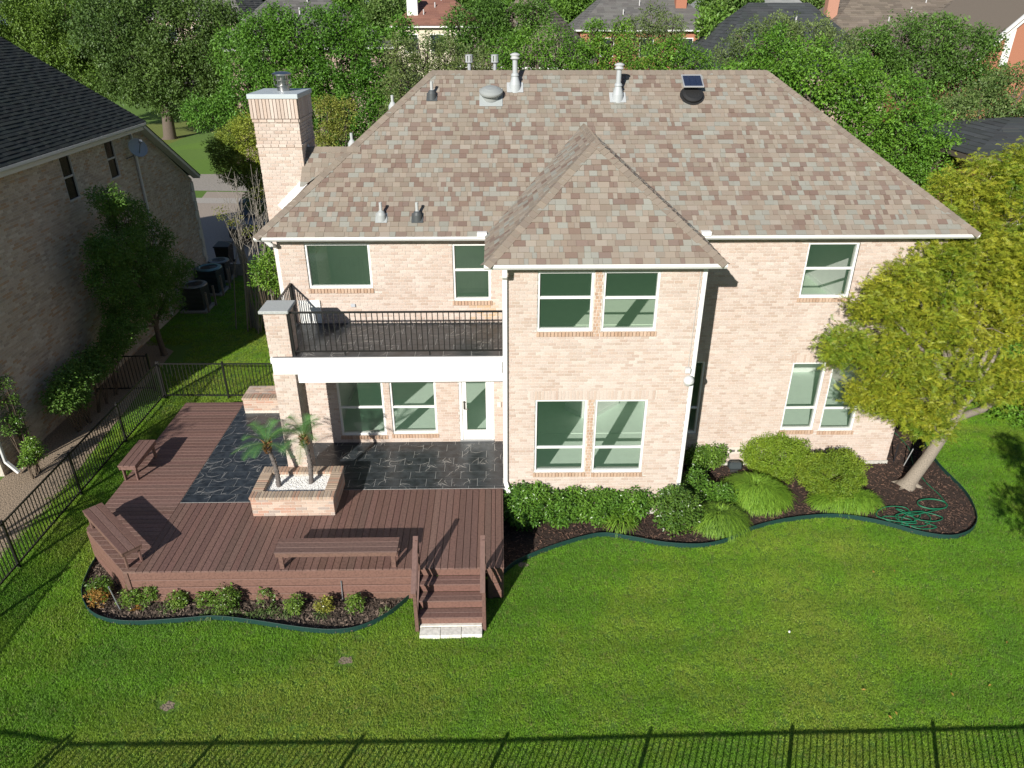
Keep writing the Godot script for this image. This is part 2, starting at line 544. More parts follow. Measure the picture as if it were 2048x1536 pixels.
func shingles(roof: Node3D, pts: PackedVector3Array, U: Vector3, pal: String, expo: float, wmin: float, wmax: float, lift: float, near_rows := 0, most := 0) -> void:
	var nn := (pts[1] - pts[0]).cross(pts[2] - pts[0]).normalized()
	if nn.y < 0: nn = -nn
	var W := nn.cross(U).normalized()
	if W.y < 0: W = -W
	var O := pts[0]
	var p := PackedVector2Array()
	var top := 0.0
	for q in pts:
		var d := q - O
		p.append(Vector2(d.dot(U), d.dot(W)))
		top = maxf(top, d.dot(W))
	var mb := MB.new()
	var base := MB.new()
	base.poly(pts, nn, Color(0.16, 0.14, 0.12))
	part(roof, "underlay", base.mesh(), M.shingle)
	var tones: Array = SHINGLE[pal]
	var w := 0.0
	var row := 0
	var made := 0
	while w < top - 0.02:
		var w2 := minf(w + expo, top)
		var s0 := span_at(p, w + 0.001)
		var s1 := span_at(p, w2 - 0.001)
		var u := minf(s0.x, s1.x) - rng.randf() * wmax
		var high := rng.randf() < 0.5
		while u < maxf(s0.y, s1.y):
			var u2 := u + rng.randf_range(wmin, wmax)
			var a0 := clampf(u, s0.x, s0.y); var b0 := clampf(u2 - 0.004, s0.x, s0.y)
			var a1 := clampf(u, s1.x, s1.y); var b1 := clampf(u2 - 0.004, s1.x, s1.y)
			if b0 - a0 + b1 - a1 > 0.012:
				high = not high if rng.randf() < 0.8 else high
				var t := lift * (1.0 if high else 0.55)
				var col: Color = jit(tones[rng.randi() % tones.size()], 0.07)
				var A := O + U * a0 + W * w; var B := O + U * b0 + W * w
				var C := O + U * b1 + W * w2; var D := O + U * a1 + W * w2
				var k := nn * t
				var e := nn * 0.003
				var m := mb
				var own: bool = row < near_rows and made < most
				if own: m = MB.new(); made += 1
				m.quad(A + k, B + k, C + e, D + e, nn, col)
				m.quad(A, B, B + k, A + k, -W, col)
				m.quad(A, A + k, D + e, D, -U, col)
				m.quad(B, B + k, C + e, C, U, col)
				if own: part(roof, "shingle", m.mesh(), M.shingle)
			u = u2
		w = w2
		row += 1
	stuff(part(roof, "shingle_courses", mb.mesh(), M.shingle))

func caps(roof: Node3D, A: Vector3, B: Vector3, n1: Vector3, n2: Vector3, half := 0.15, step := 0.142) -> void:
	var h := (B - A).normalized()
	var d1 := n1.cross(h).normalized()
	var d2 := n2.cross(h).normalized()
	if d1.dot(n2) > 0: d1 = -d1
	if d2.dot(n1) > 0: d2 = -d2
	var L := (B - A).length()
	var up := (n1 + n2).normalized()
	var s := 0.0
	while s < L - 0.03:
		var e := minf(s + step * 1.25, L)
		var col: Color = jit(SHINGLE.cap[rng.randi() % 3], 0.08)
		var mb := MB.new()
		var lo := 0.028; var hi := 0.014
		var c0 := A + h * s + up * lo; var c1 := A + h * e + up * hi
		var ends: Array = [[d1, n1], [d2, n2]]
		for q in ends:
			var x0: Vector3 = A + h * s + q[0] * half + q[1] * (lo - 0.004); var x1: Vector3 = A + h * e + q[0] * half + q[1] * (hi - 0.004)
			mb.quad(c0, c1, x1, x0, q[1], col)
			mb.quad(c0, x0, x0 - q[1] * 0.014, c0 - up * 0.014, -h, col)
			mb.quad(x0, x1, x1 - q[1] * 0.02, x0 - q[1] * 0.02, q[0], col)
		part(roof, "ridge_cap", mb.mesh(), M.shingle)
		s += step

func gutter(parent: Node3D, A: Vector3, B: Vector3, out: Vector3, col := Color(0.80, 0.80, 0.79)) -> void:
	# A and B lie on the front lower edge
	var prof := PackedVector2Array([Vector2(-0.125, 0), Vector2(-0.04, 0), Vector2(0, 0.045), Vector2(0, 0.115), Vector2(-0.012, 0.115), Vector2(-0.012, 0.05), Vector2(-0.045, 0.012), Vector2(-0.113, 0.012), Vector2(-0.113, 0.115), Vector2(-0.125, 0.115)])
	var z := (B - A).normalized()
	var mb := MB.new()
	mb.prism(prof, Transform3D(Basis(out, Vector3.UP, z), A), (B - A).length(), col)
	var L := (B - A).length()
	var s := 0.3
	while s < L:
		mb.bar(A + z * s + Vector3.UP * 0.108 - out * 0.005, A + z * s + Vector3.UP * 0.108 - out * 0.12, 0.02, 0.006, Color(0.6, 0.6, 0.6))
		s += 0.6
	part(parent, "gutter", mb.mesh(), M.white_paint)

# ------------------------------------------------------------------ windows
func window(house: Node3D, O: Vector3, U: Vector3, N: Vector3, r: Rect2, rails: Array, called := "window", fw := 0.05, recess := 0.075, glass := "glass", tone := Color(0.78, 0.79, 0.77)) -> Node3D:
	var g := group_part(house, called)
	var P := func(u: float, w: float, d: float) -> Vector3: return O + U * u + Vector3.UP * w - N * d
	var mb := MB.new()
	var x0 := r.position.x; var x1 := r.end.x; var y0 := r.position.y; var y1 := r.end.y
	var bar := func(u0: float, w0: float, u1: float, w1: float, d0: float, d1: float) -> void:
		var t := Transform3D(Basis(U, Vector3.UP, U.cross(Vector3.UP)), P.call((u0 + u1) * 0.5, (w0 + w1) * 0.5, (d0 + d1) * 0.5))
		mb.bevel(t, Vector3(absf(u1 - u0), absf(w1 - w0), absf(d1 - d0)), 0.006, tone)
	bar.call(x0, y0, x0 + fw, y1, recess - 0.05, recess + 0.05)
	bar.call(x1 - fw, y0, x1, y1, recess - 0.05, recess + 0.05)
	bar.call(x0 + fw, y0, x1 - fw, y0 + fw * 1.2, recess - 0.055, recess + 0.05)
	bar.call(x0 + fw, y1 - fw, x1 - fw, y1, recess - 0.05, recess + 0.05)
	for v in rails: bar.call(x0 + fw, v - 0.028, x1 - fw, v + 0.028, recess - 0.03, recess + 0.03)
	part(g, "frame", mb.mesh(), M.trim)
	var ys := [y0 + fw]
	ys.append_array(rails)
	ys.append(y1 - fw)
	for i in ys.size() - 1:
		var pm := MB.new()
		pm.quad(P.call(x0 + fw, ys[i], recess), P.call(x1 - fw, ys[i], recess), P.call(x1 - fw, ys[i + 1], recess), P.call(x0 + fw, ys[i + 1], recess), N, Color.WHITE)
		part(g, "pane", pm.mesh(), M[glass])
	return g

# ------------------------------------------------------------------ the house
func R(x0: float, y0: float, x1: float, y1: float) -> Rect2: return Rect2(x0, y0, x1 - x0, y1 - y0)

func build_house() -> void:
	var H := thing("brick_house", "two-storey pink brick house with a blended brown shingle hip roof and projecting bay", "house", Vector3(2.6, 0, -3.5))
	var X := Vector3.RIGHT
	var Zf := Vector3(0, 0, 1)
	# ---- front wall
	var F := Vector3(0, 0, ZR)
	var lw := [R(-4.07, 1.04, -2.92, 2.98), R(-2.755, 1.07, -1.605, 2.98)]
	var door := R(-1.03, YD + 0.02, -0.15, 2.98)
	var uw := [R(-4.40, 5.03, -2.93, 6.10), R(-1.06, 4.71, -0.19, 6.08)]
	var rw := [R(7.10, 4.73, 8.29, 6.07), R(7.28, 1.08, 8.13, 3.03), R(8.29, 1.05, 9.18, 3.02), R(4.69, 1.0, 5.10, 3.08)]
	var holes := [door] + lw + uw + rw
	var inner := [R(0.45, 0.87, 3.87, 3.62), R(0.45, 3.96, 3.87, 6.15)]
	var wall := mortar(H, "wall", F, X, Zf, R(-5.0, 0, 10.30, 6.24), holes + inner, 0.25)
	wall.set_meta("label", "long pink brick wall carrying the balcony windows and side windows")
	var sills: Array = []
	for h in uw + [rw[0], rw[1], rw[2], lw[0], lw[1]]: sills.append(R(h.position.x - 0.03, h.position.y - 0.105, h.end.x + 0.03, h.position.y))
	var cover := [R(0.17, -1, 4.14, 7)]
	var solds: Array = []
	for h in [rw[1], rw[2], rw[3]]: solds.append(R(h.position.x - 0.08, h.end.y, h.end.x + 0.08, h.end.y + 0.22))
	lay_bricks(wall, F, X, Zf, R(-5.0, 0.13, 10.30, 6.24), holes + cover + sills + solds, "house")
	for s in sills: lay_bricks(wall, F, X, Zf, s, [], "sill", Rect2(), 0, 0.0765, 0.2, 0.011, 0.03)
	for s in solds: lay_bricks(wall, F, X, Zf, s, [], "house", Rect2(), 0, 0.0765, 0.4)
	# ---- bay
	var BF := Vector3(0, 0, ZB)
	var bw := [R(0.78, 1.225, 1.937, 3.148), R(2.118, 1.21, 3.283, 3.135), R(0.79, 4.78, 1.943, 6.10), R(2.138, 4.775, 3.292, 6.10)]
	var bay := mortar(H, "bay_wall", BF, X, Zf, R(0.17, 0, 4.14, 6.24), bw, 0.25)
	var bs: Array = []
	for h in bw: bs.append(R(h.position.x - 0.02, h.position.y - 0.105, h.end.x + 0.02, h.position.y))
	var stacks := [R(1.96, 1.10, 2.095, 3.148), R(1.966, 4.67, 2.115, 6.24)]
	var sold := R(0.62, 3.148, 3.45, 3.37)
	lay_bricks(bay, BF, X, Zf, R(0.17, 0.13, 4.14, 6.24), bw + bs + stacks + [sold], "house", R(0.17, 0.5, 4.14, 3.0), 300)
	for s in bs: lay_bricks(bay, BF, X, Zf, s, [], "sill", Rect2(), 0, 0.0765, 0.2, 0.011, 0.03)
	for s in stacks: lay_bricks(bay, BF, X, Zf, s, [], "sill", Rect2(), 0, 0.0735, 0.0762)
	lay_bricks(bay, BF, X, Zf, sold, [], "house", Rect2(), 0, 0.0765, 0.4)
	# ---- side and back walls
	var sides := [["left_wall", Vector3(-5.0, 0, 0), R(-8.0, 0, ZR - 0.25, 6.24), Vector3.LEFT, ZR], ["right_wall", Vector3(10.30, 0, 0), R(-8.0, 0, ZR - 0.25, 6.24), Vector3.RIGHT, ZR], ["bay_side", Vector3(0.17, 0, 0), R(ZR, 0, ZB - 0.25, 6.24), Vector3.LEFT, ZB], ["bay_side", Vector3(4.14, 0, 0), R(ZR, 0, ZB - 0.25, 6.24), Vector3.RIGHT, ZB]]
	for s in sides:
		var w := mortar(H, s[0], s[1], Zf, s[3], s[2], [], 0.2)
		lay_bricks(w, s[1], Zf, s[3], R(s[2].position.x, 0.13, s[4], 6.24), [], "house")
	var bk := mortar(H, "back_wall", Vector3(0, 0, -8.25), X, -Zf, R(-5.0, 0, 10.30, 6.24), [], 0.245)
	# ---- footing
	var ft := MB.new()
	ft.bbox(Vector3(4.16, -0.1, ZR), Vector3(10.33, 0.125, ZR + 0.03), Color(0.52, 0.50, 0.45))
	ft.bbox(Vector3(0.15, -0.1, ZB), Vector3(4.17, 0.125, ZB + 0.03), Color(0.52, 0.50, 0.45))
	ft.bbox(Vector3(10.3, -0.1, -8.2), Vector3(10.33, 0.125, ZR - 0.002), Color(0.52, 0.50, 0.45))
	part(H, "footing", ft.mesh(), M.concrete)
	# ---- windows
	window(H, F, X, Zf, uw[0], [])
	window(H, F, X, Zf, uw[1], [5.45])
	window(H, F, X, Zf, lw[0], [1.84])
	window(H, F, X, Zf, lw[1], [1.84])
	window(H, F, X, Zf, rw[0], [5.44])
	window(H, F, X, Zf, rw[1], [1.72])
	window(H, F, X, Zf, rw[2], [1.70])
	window(H, F, X, Zf, rw[3], [1.75])
	for k in 4: window(H, BF, X, Zf, bw[k], [[1.885], [1.875], [5.52], [5.51]][k])
	# ---- patio door
	var D := group_part(H, "door")
	var dm := MB.new()
	var wt := Color(0.80, 0.80, 0.78)
	dm.bbox(Vector3(-1.03, YD + 0.02, ZR - 0.11), Vector3(-0.96, 2.98, ZR - 0.015), wt)
	dm.bbox(Vector3(-0.22, YD + 0.02, ZR - 0.11), Vector3(-0.15, 2.98, ZR - 0.015), wt)
	dm.bbox(Vector3(-0.96, 2.88, ZR - 0.11), Vector3(-0.22, 2.98, ZR - 0.015), wt)
	part(D, "frame", dm.mesh(), M.trim)
	var dl := MB.new()
	for b in [[-0.955, -0.845, 0.88, 2.875], [-0.355, -0.225, 0.88, 2.875], [-0.845, -0.355, 0.88, 1.145], [-0.845, -0.355, 2.75, 2.875]]:
		dl.bevel(Transform3D(Basis(), Vector3((b[0] + b[1]) / 2, (b[2] + b[3]) / 2, ZR - 0.065)), Vector3(b[1] - b[0], b[3] - b[2], 0.045), 0.004, wt)
	part(D, "leaf", dl.mesh(), M.trim)
	var dp := MB.new()
	dp.quad(Vector3(-0.845, 1.145, ZR - 0.065), Vector3(-0.355, 1.145, ZR - 0.065), Vector3(-0.355, 2.75, ZR - 0.065), Vector3(-0.845, 2.75, ZR - 0.065), Zf, Color.WHITE)
	part(D, "pane", dp.mesh(), M.glass)
	var hd := MB.new()
	hd.bbox(Vector3(-0.925, 1.76, ZR - 0.043), Vector3(-0.875, 1.94, ZR - 0.03), Color(0.12, 0.11, 0.10))
	hd.tube([Vector3(-0.90, 1.80, ZR - 0.03), Vector3(-0.90, 1.80, ZR + 0.02), Vector3(-0.80, 1.80, ZR + 0.025)], [0.012], 8, Color(0.12, 0.11, 0.10))
	hd.lathe(Transform3D(Basis(Vector3.RIGHT, PI / 2), Vector3(-0.90, 1.98, ZR - 0.043)), [Vector2(0.03, 0), Vector2(0.03, 0.03), Vector2(0, 0.03)], 12, Color(0.12, 0.11, 0.10))
	part(D, "handle", hd.mesh(), M.metal)
	var th := MB.new()
	th.bbox(Vector3(-1.03, YD + 0.006, ZR - 0.12), Vector3(-0.15, YD + 0.045, ZR + 0.03), Color(0.5, 0.5, 0.5))
	part(D, "threshold", th.mesh(), M.metal)
	# ---- things fixed to the wall
	var ol := MB.new()
	ol.bevel(Transform3D(Basis(), Vector3(-0.02, 1.93, ZR + 0.02)), Vector3(0.10, 0.15, 0.05), 0.008, Color(0.66, 0.61, 0.55))
	part(H, "outlet_cover", ol.mesh(), M.plastic)
	for x in [6.21, 9.02]:
		var vn := MB.new()
		vn.bevel(Transform3D(Basis(), Vector3(x, 0.48, ZR + 0.012)), Vector3(0.44, 0.20, 0.03), 0.006, Color(0.62, 0.57, 0.50))
		var vent := part(H, "foundation_vent", vn.mesh(), M.plastic)
		for dx in [-0.1, 0.1]:
			var sl := MB.new()
			sl.bbox(Vector3(x + dx - 0.07, 0.445, ZR + 0.0285), Vector3(x + dx + 0.07, 0.515, ZR + 0.030), Color(0.15, 0.14, 0.13))
			part(vent, "slot", sl.mesh(), M.plastic)
	var hz := MB.new()
	hz.bevel(Transform3D(Basis(), Vector3(-4.44, 4.47, ZR + 0.025)), Vector3(0.50, 0.57, 0.05), 0.008, wt)
	hz.bevel(Transform3D(Basis(), Vector3(-4.44, 4.47, ZR + 0.055)), Vector3(0.40, 0.46, 0.02), 0.006, wt)
	part(H, "access_hatch", hz.mesh(), M.trim)
	var ov := MB.new()
	ov.bevel(Transform3D(Basis(), Vector3(-3.43, 4.62, ZR + 0.02)), Vector3(0.11, 0.08, 0.04), 0.006, Color(0.45, 0.47, 0.5))
	part(H, "balcony_outlet", ov.mesh(), M.plastic)
	# security light with its conduit on the bay corner
	var sl2 := group_part(H, "wall_light")
	var s1 := MB.new()
	s1.tube([Vector3(4.09, 6.2, ZB + 0.02), Vector3(4.07, 3.95, ZB + 0.02)], [0.009], 6, Color(0.5, 0.48, 0.45))
	s1.bevel(Transform3D(Basis(), Vector3(4.06, 3.88, ZB + 0.05)), Vector3(0.12, 0.12, 0.10), 0.01, Color(0.6, 0.6, 0.58))
	part(sl2, "conduit_box", s1.mesh(), M.plastic)
	var s2 := MB.new()
	s2.lathe(Transform3D(Basis(Vector3.RIGHT, 0.5), Vector3(4.06, 3.60, ZB + 0.16)), [Vector2(0, 0), Vector2(0.07, 0.01), Vector2(0.10, 0.07), Vector2(0.115, 0.15), Vector2(0.09, 0.2), Vector2(0.04, 0.24), Vector2(0, 0.25)], 16, Color(0.62, 0.63, 0.62))
	part(sl2, "lamp_housing", s2.mesh(), M.plastic)
	build_inside(H)
	build_roof(H)
	build_chimney(H)
	build_balcony(H)
	# ---- downspouts
	downspout(H, PackedVector3Array([Vector3(0.12, 6.27, ZB + 0.3), Vector3(0.12, 6.1, ZB + 0.28), Vector3(0.12, 5.98, ZB + 0.055), Vector3(0.12, 1.02, ZB + 0.055), Vector3(0.20, 0.82, ZB + 0.22)]))
	downspout(H, PackedVector3Array([Vector3(4.20, 6.27, ZB - 0.05), Vector3(4.20, 0.45, ZB - 0.05)]))
	downspout(H, PackedVector3Array([Vector3(-5.16, 6.28, ZR + 0.28), Vector3(-5.06, 6.14, ZR + 0.22), Vector3(-5.055, 6.0, ZR - 0.12), Vector3(-5.055, 0.9, ZR - 0.12)]))
	downspout(H, PackedVector3Array([Vector3(-4.90, 3.6, ZR + 0.05), Vector3(-4.90, 0.95, ZR + 0.05)]))

func downspout(H: Node3D, p: PackedVector3Array) -> void:
	var mb := MB.new()
	for i in p.size() - 1:
		var d := (p[i + 1] - p[i]).normalized() * 0.02
		mb.bar(p[i] - (d if i else Vector3.ZERO), p[i + 1] + (d if i < p.size() - 2 else Vector3.ZERO), 0.10 - 0.001 * i, 0.075 - 0.001 * i, Color(0.8, 0.8, 0.79), 0.012, Vector3(0, 0, 1) if absf(d.y) > absf(d.z) else Vector3.UP)
	part(H, "downspout", mb.mesh(), M.white_paint)

func build_inside(H: Node3D) -> void:
	var fl := Color(0.64, 0.79, 0.67)
	var wl := Color(0.72, 0.76, 0.71)
	var mb := MB.new()
	mb.bbox(Vector3(-4.79, 0.6, -8.0), Vector3(10.09, 0.90, ZR - 0.252), fl)
	mb.bbox(Vector3(0.372, 0.6, ZR - 0.2), Vector3(3.938, 0.901, ZB - 0.252), fl)
	part(H, "ground_floor", mb.mesh(), M.floor)
	var m2 := MB.new()
	m2.bbox(Vector3(-4.79, 3.68, -8.0), Vector3(10.09, 3.98, ZR - 0.252), Color(0.55, 0.69, 0.54))
	m2.bbox(Vector3(0.372, 3.68, ZR - 0.2), Vector3(3.938, 3.981, ZB - 0.252), Color(0.55, 0.69, 0.54))
	part(H, "upper_floor", m2.mesh(), M.interior)
	var m3 := MB.new()
	m3.bbox(Vector3(-4.79, 6.16, -8.0), Vector3(10.09, 6.3, ZR - 0.252), wl)
	m3.bbox(Vector3(0.372, 6.16, ZR - 0.2), Vector3(3.938, 6.301, ZB - 0.252), wl)
	part(H, "ceiling", m3.mesh(), M.interior)
	var walls := [[-4.35, -8.0, -4.25, ZR - 0.26, 0.9, 3.68], [-0.1, -6.0, 0.05, ZR - 0.26, 0.9, 3.68], [0.2, -6.8, 2.55, -6.6, 0.9, 3.68], [6.3, -8.0, 6.4, ZR - 0.26, 0.9, 3.68], [4.1, -3.2, 4.2, -1.6, 0.9, 3.68],
		[-0.15, -8.0, 0.0, ZR - 0.26, 3.98, 6.16], [4.5, -8.0, 4.62, ZR - 0.26, 3.98, 6.16], [0.0, -6.5, 4.5, -6.35, 3.98, 6.16], [-4.7, -3.6, -0.2, -3.45, 3.98, 6.16], [8.9, -8.0, 9.0, ZR - 0.26, 3.98, 6.16], [4.65, -5.2, 8.9, -5.05, 3.98, 6.16], [-4.2, -6.4, -0.1, -6.25, 0.9, 3.68], [6.4, -4.8, 10.0, -4.65, 0.9, 3.68]]
	var fp := MB.new()
	fp.box(Transform3D(Basis(Vector3.UP, PI / 4), Vector3(2.58, 2.29, -2.55)), Vector3(1.3, 2.78, 0.85), wl)
	fp.box(Transform3D(Basis(Vector3.UP, PI / 4), Vector3(2.58, 0.96, -2.55)), Vector3(1.33, 0.12, 0.88), Color(0.66, 0.72, 0.66))
	part(H, "partition", fp.mesh(), M.interior)
	for w in walls:
		var pw := MB.new()
		pw.bbox(Vector3(w[0], w[4], w[1]), Vector3(w[2], w[5], w[3]), wl)
		pw.bbox(Vector3(w[0] - 0.012, w[4], w[1] - 0.012), Vector3(w[2] + 0.012, w[4] + 0.12, w[3] + 0.005), Color(0.66, 0.72, 0.66))
		part(H, "partition", pw.mesh(), M.interior)

func build_roof(H: Node3D) -> void:
	var roof := group_part(H, "roof")
	var X := Vector3.RIGHT
	var zr := -4.302
	var yr := YE + SLOPE * (ZE - zr)
	var EL := Vector3(XEL, YE, ZE); var ER := Vector3(XER, YE, ZE)
	var BL := Vector3(XEL, YE, -8.65); var BR := Vector3(XER, YE, -8.65)
	var RL := Vector3(-1.616, yr, zr); var RR := Vector3(6.718, yr, zr)
	shingles(roof, [EL, ER, RR, RL], X, "blend", 0.136, 0.07, 0.25, 0.021, 9, 150)
	shingles(roof, [BL, EL, RL], Vector3(0, 0, 1), "blend", 0.136, 0.07, 0.25, 0.021)
	shingles(roof, [ER, BR, RR], Vector3(0, 0, -1), "blend", 0.136, 0.07, 0.25, 0.021)
	shingles(roof, [BR, BL, RL, RR], -X, "blend", 0.28, 0.2, 0.6, 0.015)
	var nf := Vector3(0, 1, SLOPE).normalized()
	var nl := (RL - EL).cross(BL - EL).normalized()
	if nl.y < 0: nl = -nl
	var nr := (RR - ER).cross(BR - ER).normalized()
	if nr.y < 0: nr = -nr
	var nb := Vector3(0, 1, -SLOPE).normalized()
	caps(roof, EL, RL, nf, nl); caps(roof, ER, RR, nf, nr)
	caps(roof, RL, RR, nf, nb)
	# bay
	var a := Vector3(-0.282, YE, 1.55); var b := Vector3(4.494, YE, 1.55)
	var ap := Vector3(2.05, 8.37, -0.60)
	var zj := ZE - (ap.y - YE) / SLOPE
	var J := Vector3(2.05, 8.37, zj)
	var vl := Vector3(-0.282, YE, ZE); var vr := Vector3(4.494, YE, ZE)
	var br := group_part(H, "bay_roof")
	var up := Vector3.UP * 0.012
	shingles(br, [a + up, b + up, ap + up], X, "blend", 0.136, 0.07, 0.25, 0.021, 9, 150)
	shingles(br, [vl + up, a + up, ap + up, J + up], Vector3(0, 0, 1), "blend", 0.136, 0.07, 0.25, 0.021)
	shingles(br, [b + up, vr + up, J + up, ap + up], Vector3(0, 0, -1), "blend", 0.136, 0.07, 0.25, 0.021)
	var bf := (b - a).cross(ap - a).normalized(); if bf.y < 0: bf = -bf
	var bl := (ap - a).cross(vl - a).normalized(); if bl.y < 0: bl = -bl
	var brr := (ap - b).cross(vr - b).normalized(); if brr.y < 0: brr = -brr
	caps(br, a + up, ap + up, bf, bl); caps(br, b + up, ap + up, bf, brr); caps(br, ap + up, J + up, bl, brr)
	# little saddle roof beside the chimney
	var c0 := Vector3(-4.42, 7.215, -1.56); var c1 := Vector3(-3.30, 7.93, -2.43); var c2 := Vector3(-4.50, 7.93, -2.43); var c3 := Vector3(-4.50, 7.215, -1.56)
	shingles(roof, [c3 + up, c0 + up, c1 + up, c2 + up], X, "blend", 0.136, 0.07, 0.24, 0.012)
	caps(roof, c2 + up, c1 + up + Vector3(0.1, 0, 0), nf, nb)
	# eaves
	var y := YE - 0.10
	gutter(H, Vector3(XEL, y, ZE), Vector3(-0.22, y, ZE), Vector3(0, 0, 1))
	gutter(H, Vector3(4.50, y, ZE), Vector3(XER, y, ZE), Vector3(0, 0, 1))
	gutter(H, Vector3(XEL, y, -8.6), Vector3(XEL, y, ZE - 0.126), Vector3(-1, 0, 0))
	gutter(H, Vector3(XER, y, -8.6), Vector3(XER, y, ZE - 0.126), Vector3(1, 0, 0))
	gutter(H, Vector3(-0.29, y, 1.55), Vector3(4.50, y, 1.55), Vector3(0, 0, 1))
	gutter(H, Vector3(-0.29, y, ZE), Vector3(-0.29, y, 1.55 - 0.126), Vector3(-1, 0, 0))
	gutter(H, Vector3(4.50, y, ZE), Vector3(4.50, y, 1.55 - 0.126), Vector3(1, 0, 0))
	var wt := Color(0.78, 0.78, 0.77)
	for q in [[-0.36, ZE + 0.02], [4.58, ZE + 0.02]]:
		var gb := MB.new()
		gb.bevel(Transform3D(Basis(), Vector3(q[0] + (0.0 if q[0] < 0 else 0.02), YE + 0.045, q[1] - 0.06)), Vector3(0.22, 0.10, 0.16), 0.01, Color(0.8, 0.8, 0.79))
		part(H, "gutter_box", gb.mesh(), M.white_paint)
	var so := MB.new()
	so.bbox(Vector3(XEL + 0.1, y - 0.03, ZR + 0.002), Vector3(-0.29, y - 0.012, ZE - 0.127), wt)
	so.bbox(Vector3(4.51, y - 0.03, ZR + 0.002), Vector3(XER - 0.1, y - 0.012, ZE - 0.127), wt)
	so.bbox(Vector3(-0.19, y - 0.03, ZB + 0.002), Vector3(4.40, y - 0.012, 1.55 - 0.127), wt)
	so.bbox(Vector3(-0.19, y - 0.031, ZE - 0.3), Vector3(0.16, y - 0.013, ZB), wt)
	so.bbox(Vector3(4.15, y - 0.031, ZE - 0.3), Vector3(4.40, y - 0.013, ZB), wt)
	so.bbox(Vector3(XEL + 0.1, y - 0.029, -8.6), Vector3(-5.0, y - 0.011, ZR), wt)
	so.bbox(Vector3(10.3, y - 0.029, -8.6), Vector3(XER - 0.1, y - 0.011, ZR), wt)
	part(H, "soffit", so.mesh(), M.trim)
	var fa := MB.new()
	fa.bbox(Vector3(XEL + 0.126, y - 0.01, ZE - 0.15), Vector3(-0.2, YE - 0.004, ZE - 0.128), wt)
	fa.bbox(Vector3(4.4, y - 0.01, ZE - 0.15), Vector3(XER - 0.126, YE - 0.004, ZE - 0.128), wt)
	fa.bbox(Vector3(-0.16, y - 0.01, 1.40), Vector3(4.37, YE - 0.004, 1.422), wt)
	fa.bbox(Vector3(XEL + 0.128, y - 0.01, -8.6), Vector3(XEL + 0.15, YE - 0.004, ZE - 0.15), wt)
	fa.bbox(Vector3(XER - 0.15, y - 0.01, -8.6), Vector3(XER - 0.128, YE - 0.004, ZE - 0.15), wt)
	part(H, "fascia", fa.mesh(), M.trim)
	# ---- vents
	var tilt := Basis(Vector3.RIGHT, atan(SLOPE))       # local y stands square to the front roof plane
	var grey := Color(0.36, 0.38, 0.38)
	for q in [[763, 437, 1.0, false], [835, 437, 1.0, true], [864, 195, 1.0, true]]:
		var p := on_roof(q[0], q[1])
		var g := group_part(H, "vent_pipe")
		var m1 := MB.new()
		var fc := Color(0.07, 0.075, 0.08) if q[3] else grey
		m1.bevel(Transform3D(tilt, p + nf * 0.02), Vector3(0.26, 0.012, 0.26), 0.004, fc)
		m1.lathe(Transform3D(Basis(), p + Vector3(0, -0.05, 0)), [Vector2(0.11, 0), Vector2(0.105, 0.14), Vector2(0.075, 0.2), Vector2(0.05, 0.22)], 16, fc)
		part(g, "flashing", m1.mesh(), M.plastic)
		var m2 := MB.new()
		m2.lathe(Transform3D(Basis(), p), [Vector2(0.055, 0.13), Vector2(0.06, 0.16), Vector2(0.035, 0.18), Vector2(0.035, 0.36), Vector2(0.028, 0.36), Vector2(0.028, 0.1)], 14, Color(0.42, 0.44, 0.44))
		part(g, "pipe", m2.mesh(), M.plastic)
	for q in [[1030, 176], [1235, 196]]:
		var p := on_roof(q[0], q[1])
		var g := group_part(H, "flue_pipe")
		var m1 := MB.new()
		m1.bevel(Transform3D(tilt, p + nf * 0.02), Vector3(0.40, 0.012, 0.32), 0.004, Color(0.42, 0.44, 0.45))
		m1.lathe(Transform3D(Basis(), p + Vector3(0, -0.1, 0)), [Vector2(0.145, 0), Vector2(0.135, 0.18), Vector2(0.08, 0.36), Vector2(0.09, 0.37), Vector2(0.09, 0.39), Vector2(0.06, 0.40)], 20, Color(0.40, 0.43, 0.44))
		part(g, "flashing", m1.mesh(), M.plastic)
		var m2 := MB.new()
		m2.lathe(Transform3D(Basis(), p), [Vector2(0.10, 0.28), Vector2(0.08, 0.33), Vector2(0.06, 0.34), Vector2(0.06, 0.66), Vector2(0.0, 0.66)], 20, Color(0.40, 0.43, 0.44))
		part(g, "pipe", m2.mesh(), M.plastic)
		var m3 := MB.new()
		m3.lathe(Transform3D(Basis(), p), [Vector2(0.06, 0.64), Vector2(0.11, 0.65), Vector2(0.115, 0.67), Vector2(0.09, 0.68), Vector2(0.09, 0.72), Vector2(0.12, 0.73), Vector2(0.12, 0.75), Vector2(0.06, 0.78), Vector2(0, 0.79)], 20, Color(0.5, 0.51, 0.51))
		part(g, "rain_cap", m3.mesh(), M.plastic)
	for q in [[939, -5.0], [990, -5.0]]:
		var p := on_z(q[0], 148, q[1])
		var g := group_part(H, "flue_pipe")
		var m2 := MB.new()
		m2.tube([Vector3(p.x, 8.2, p.z), Vector3(p.x, 9.62, p.z)], [0.045], 12, Color(0.36, 0.38, 0.39))
		part(g, "pipe", m2.mesh(), M.plastic)
		var m3 := MB.new()
		for k in 8:
			var an := TAU * k / 8.0
			m3.box(Transform3D(Basis(Vector3.UP, -an), Vector3(p.x + cos(an) * 0.085, 9.70, p.z + sin(an) * 0.085)), Vector3(0.012, 0.17, 0.045), Color(0.40, 0.42, 0.43))
		m3.lathe(Transform3D(Basis(), Vector3(p.x, 9.61, p.z)), [Vector2(0, 0), Vector2(0.1, 0), Vector2(0.1, 0.02), Vector2(0, 0.02)], 16, Color(0.40, 0.42, 0.43))
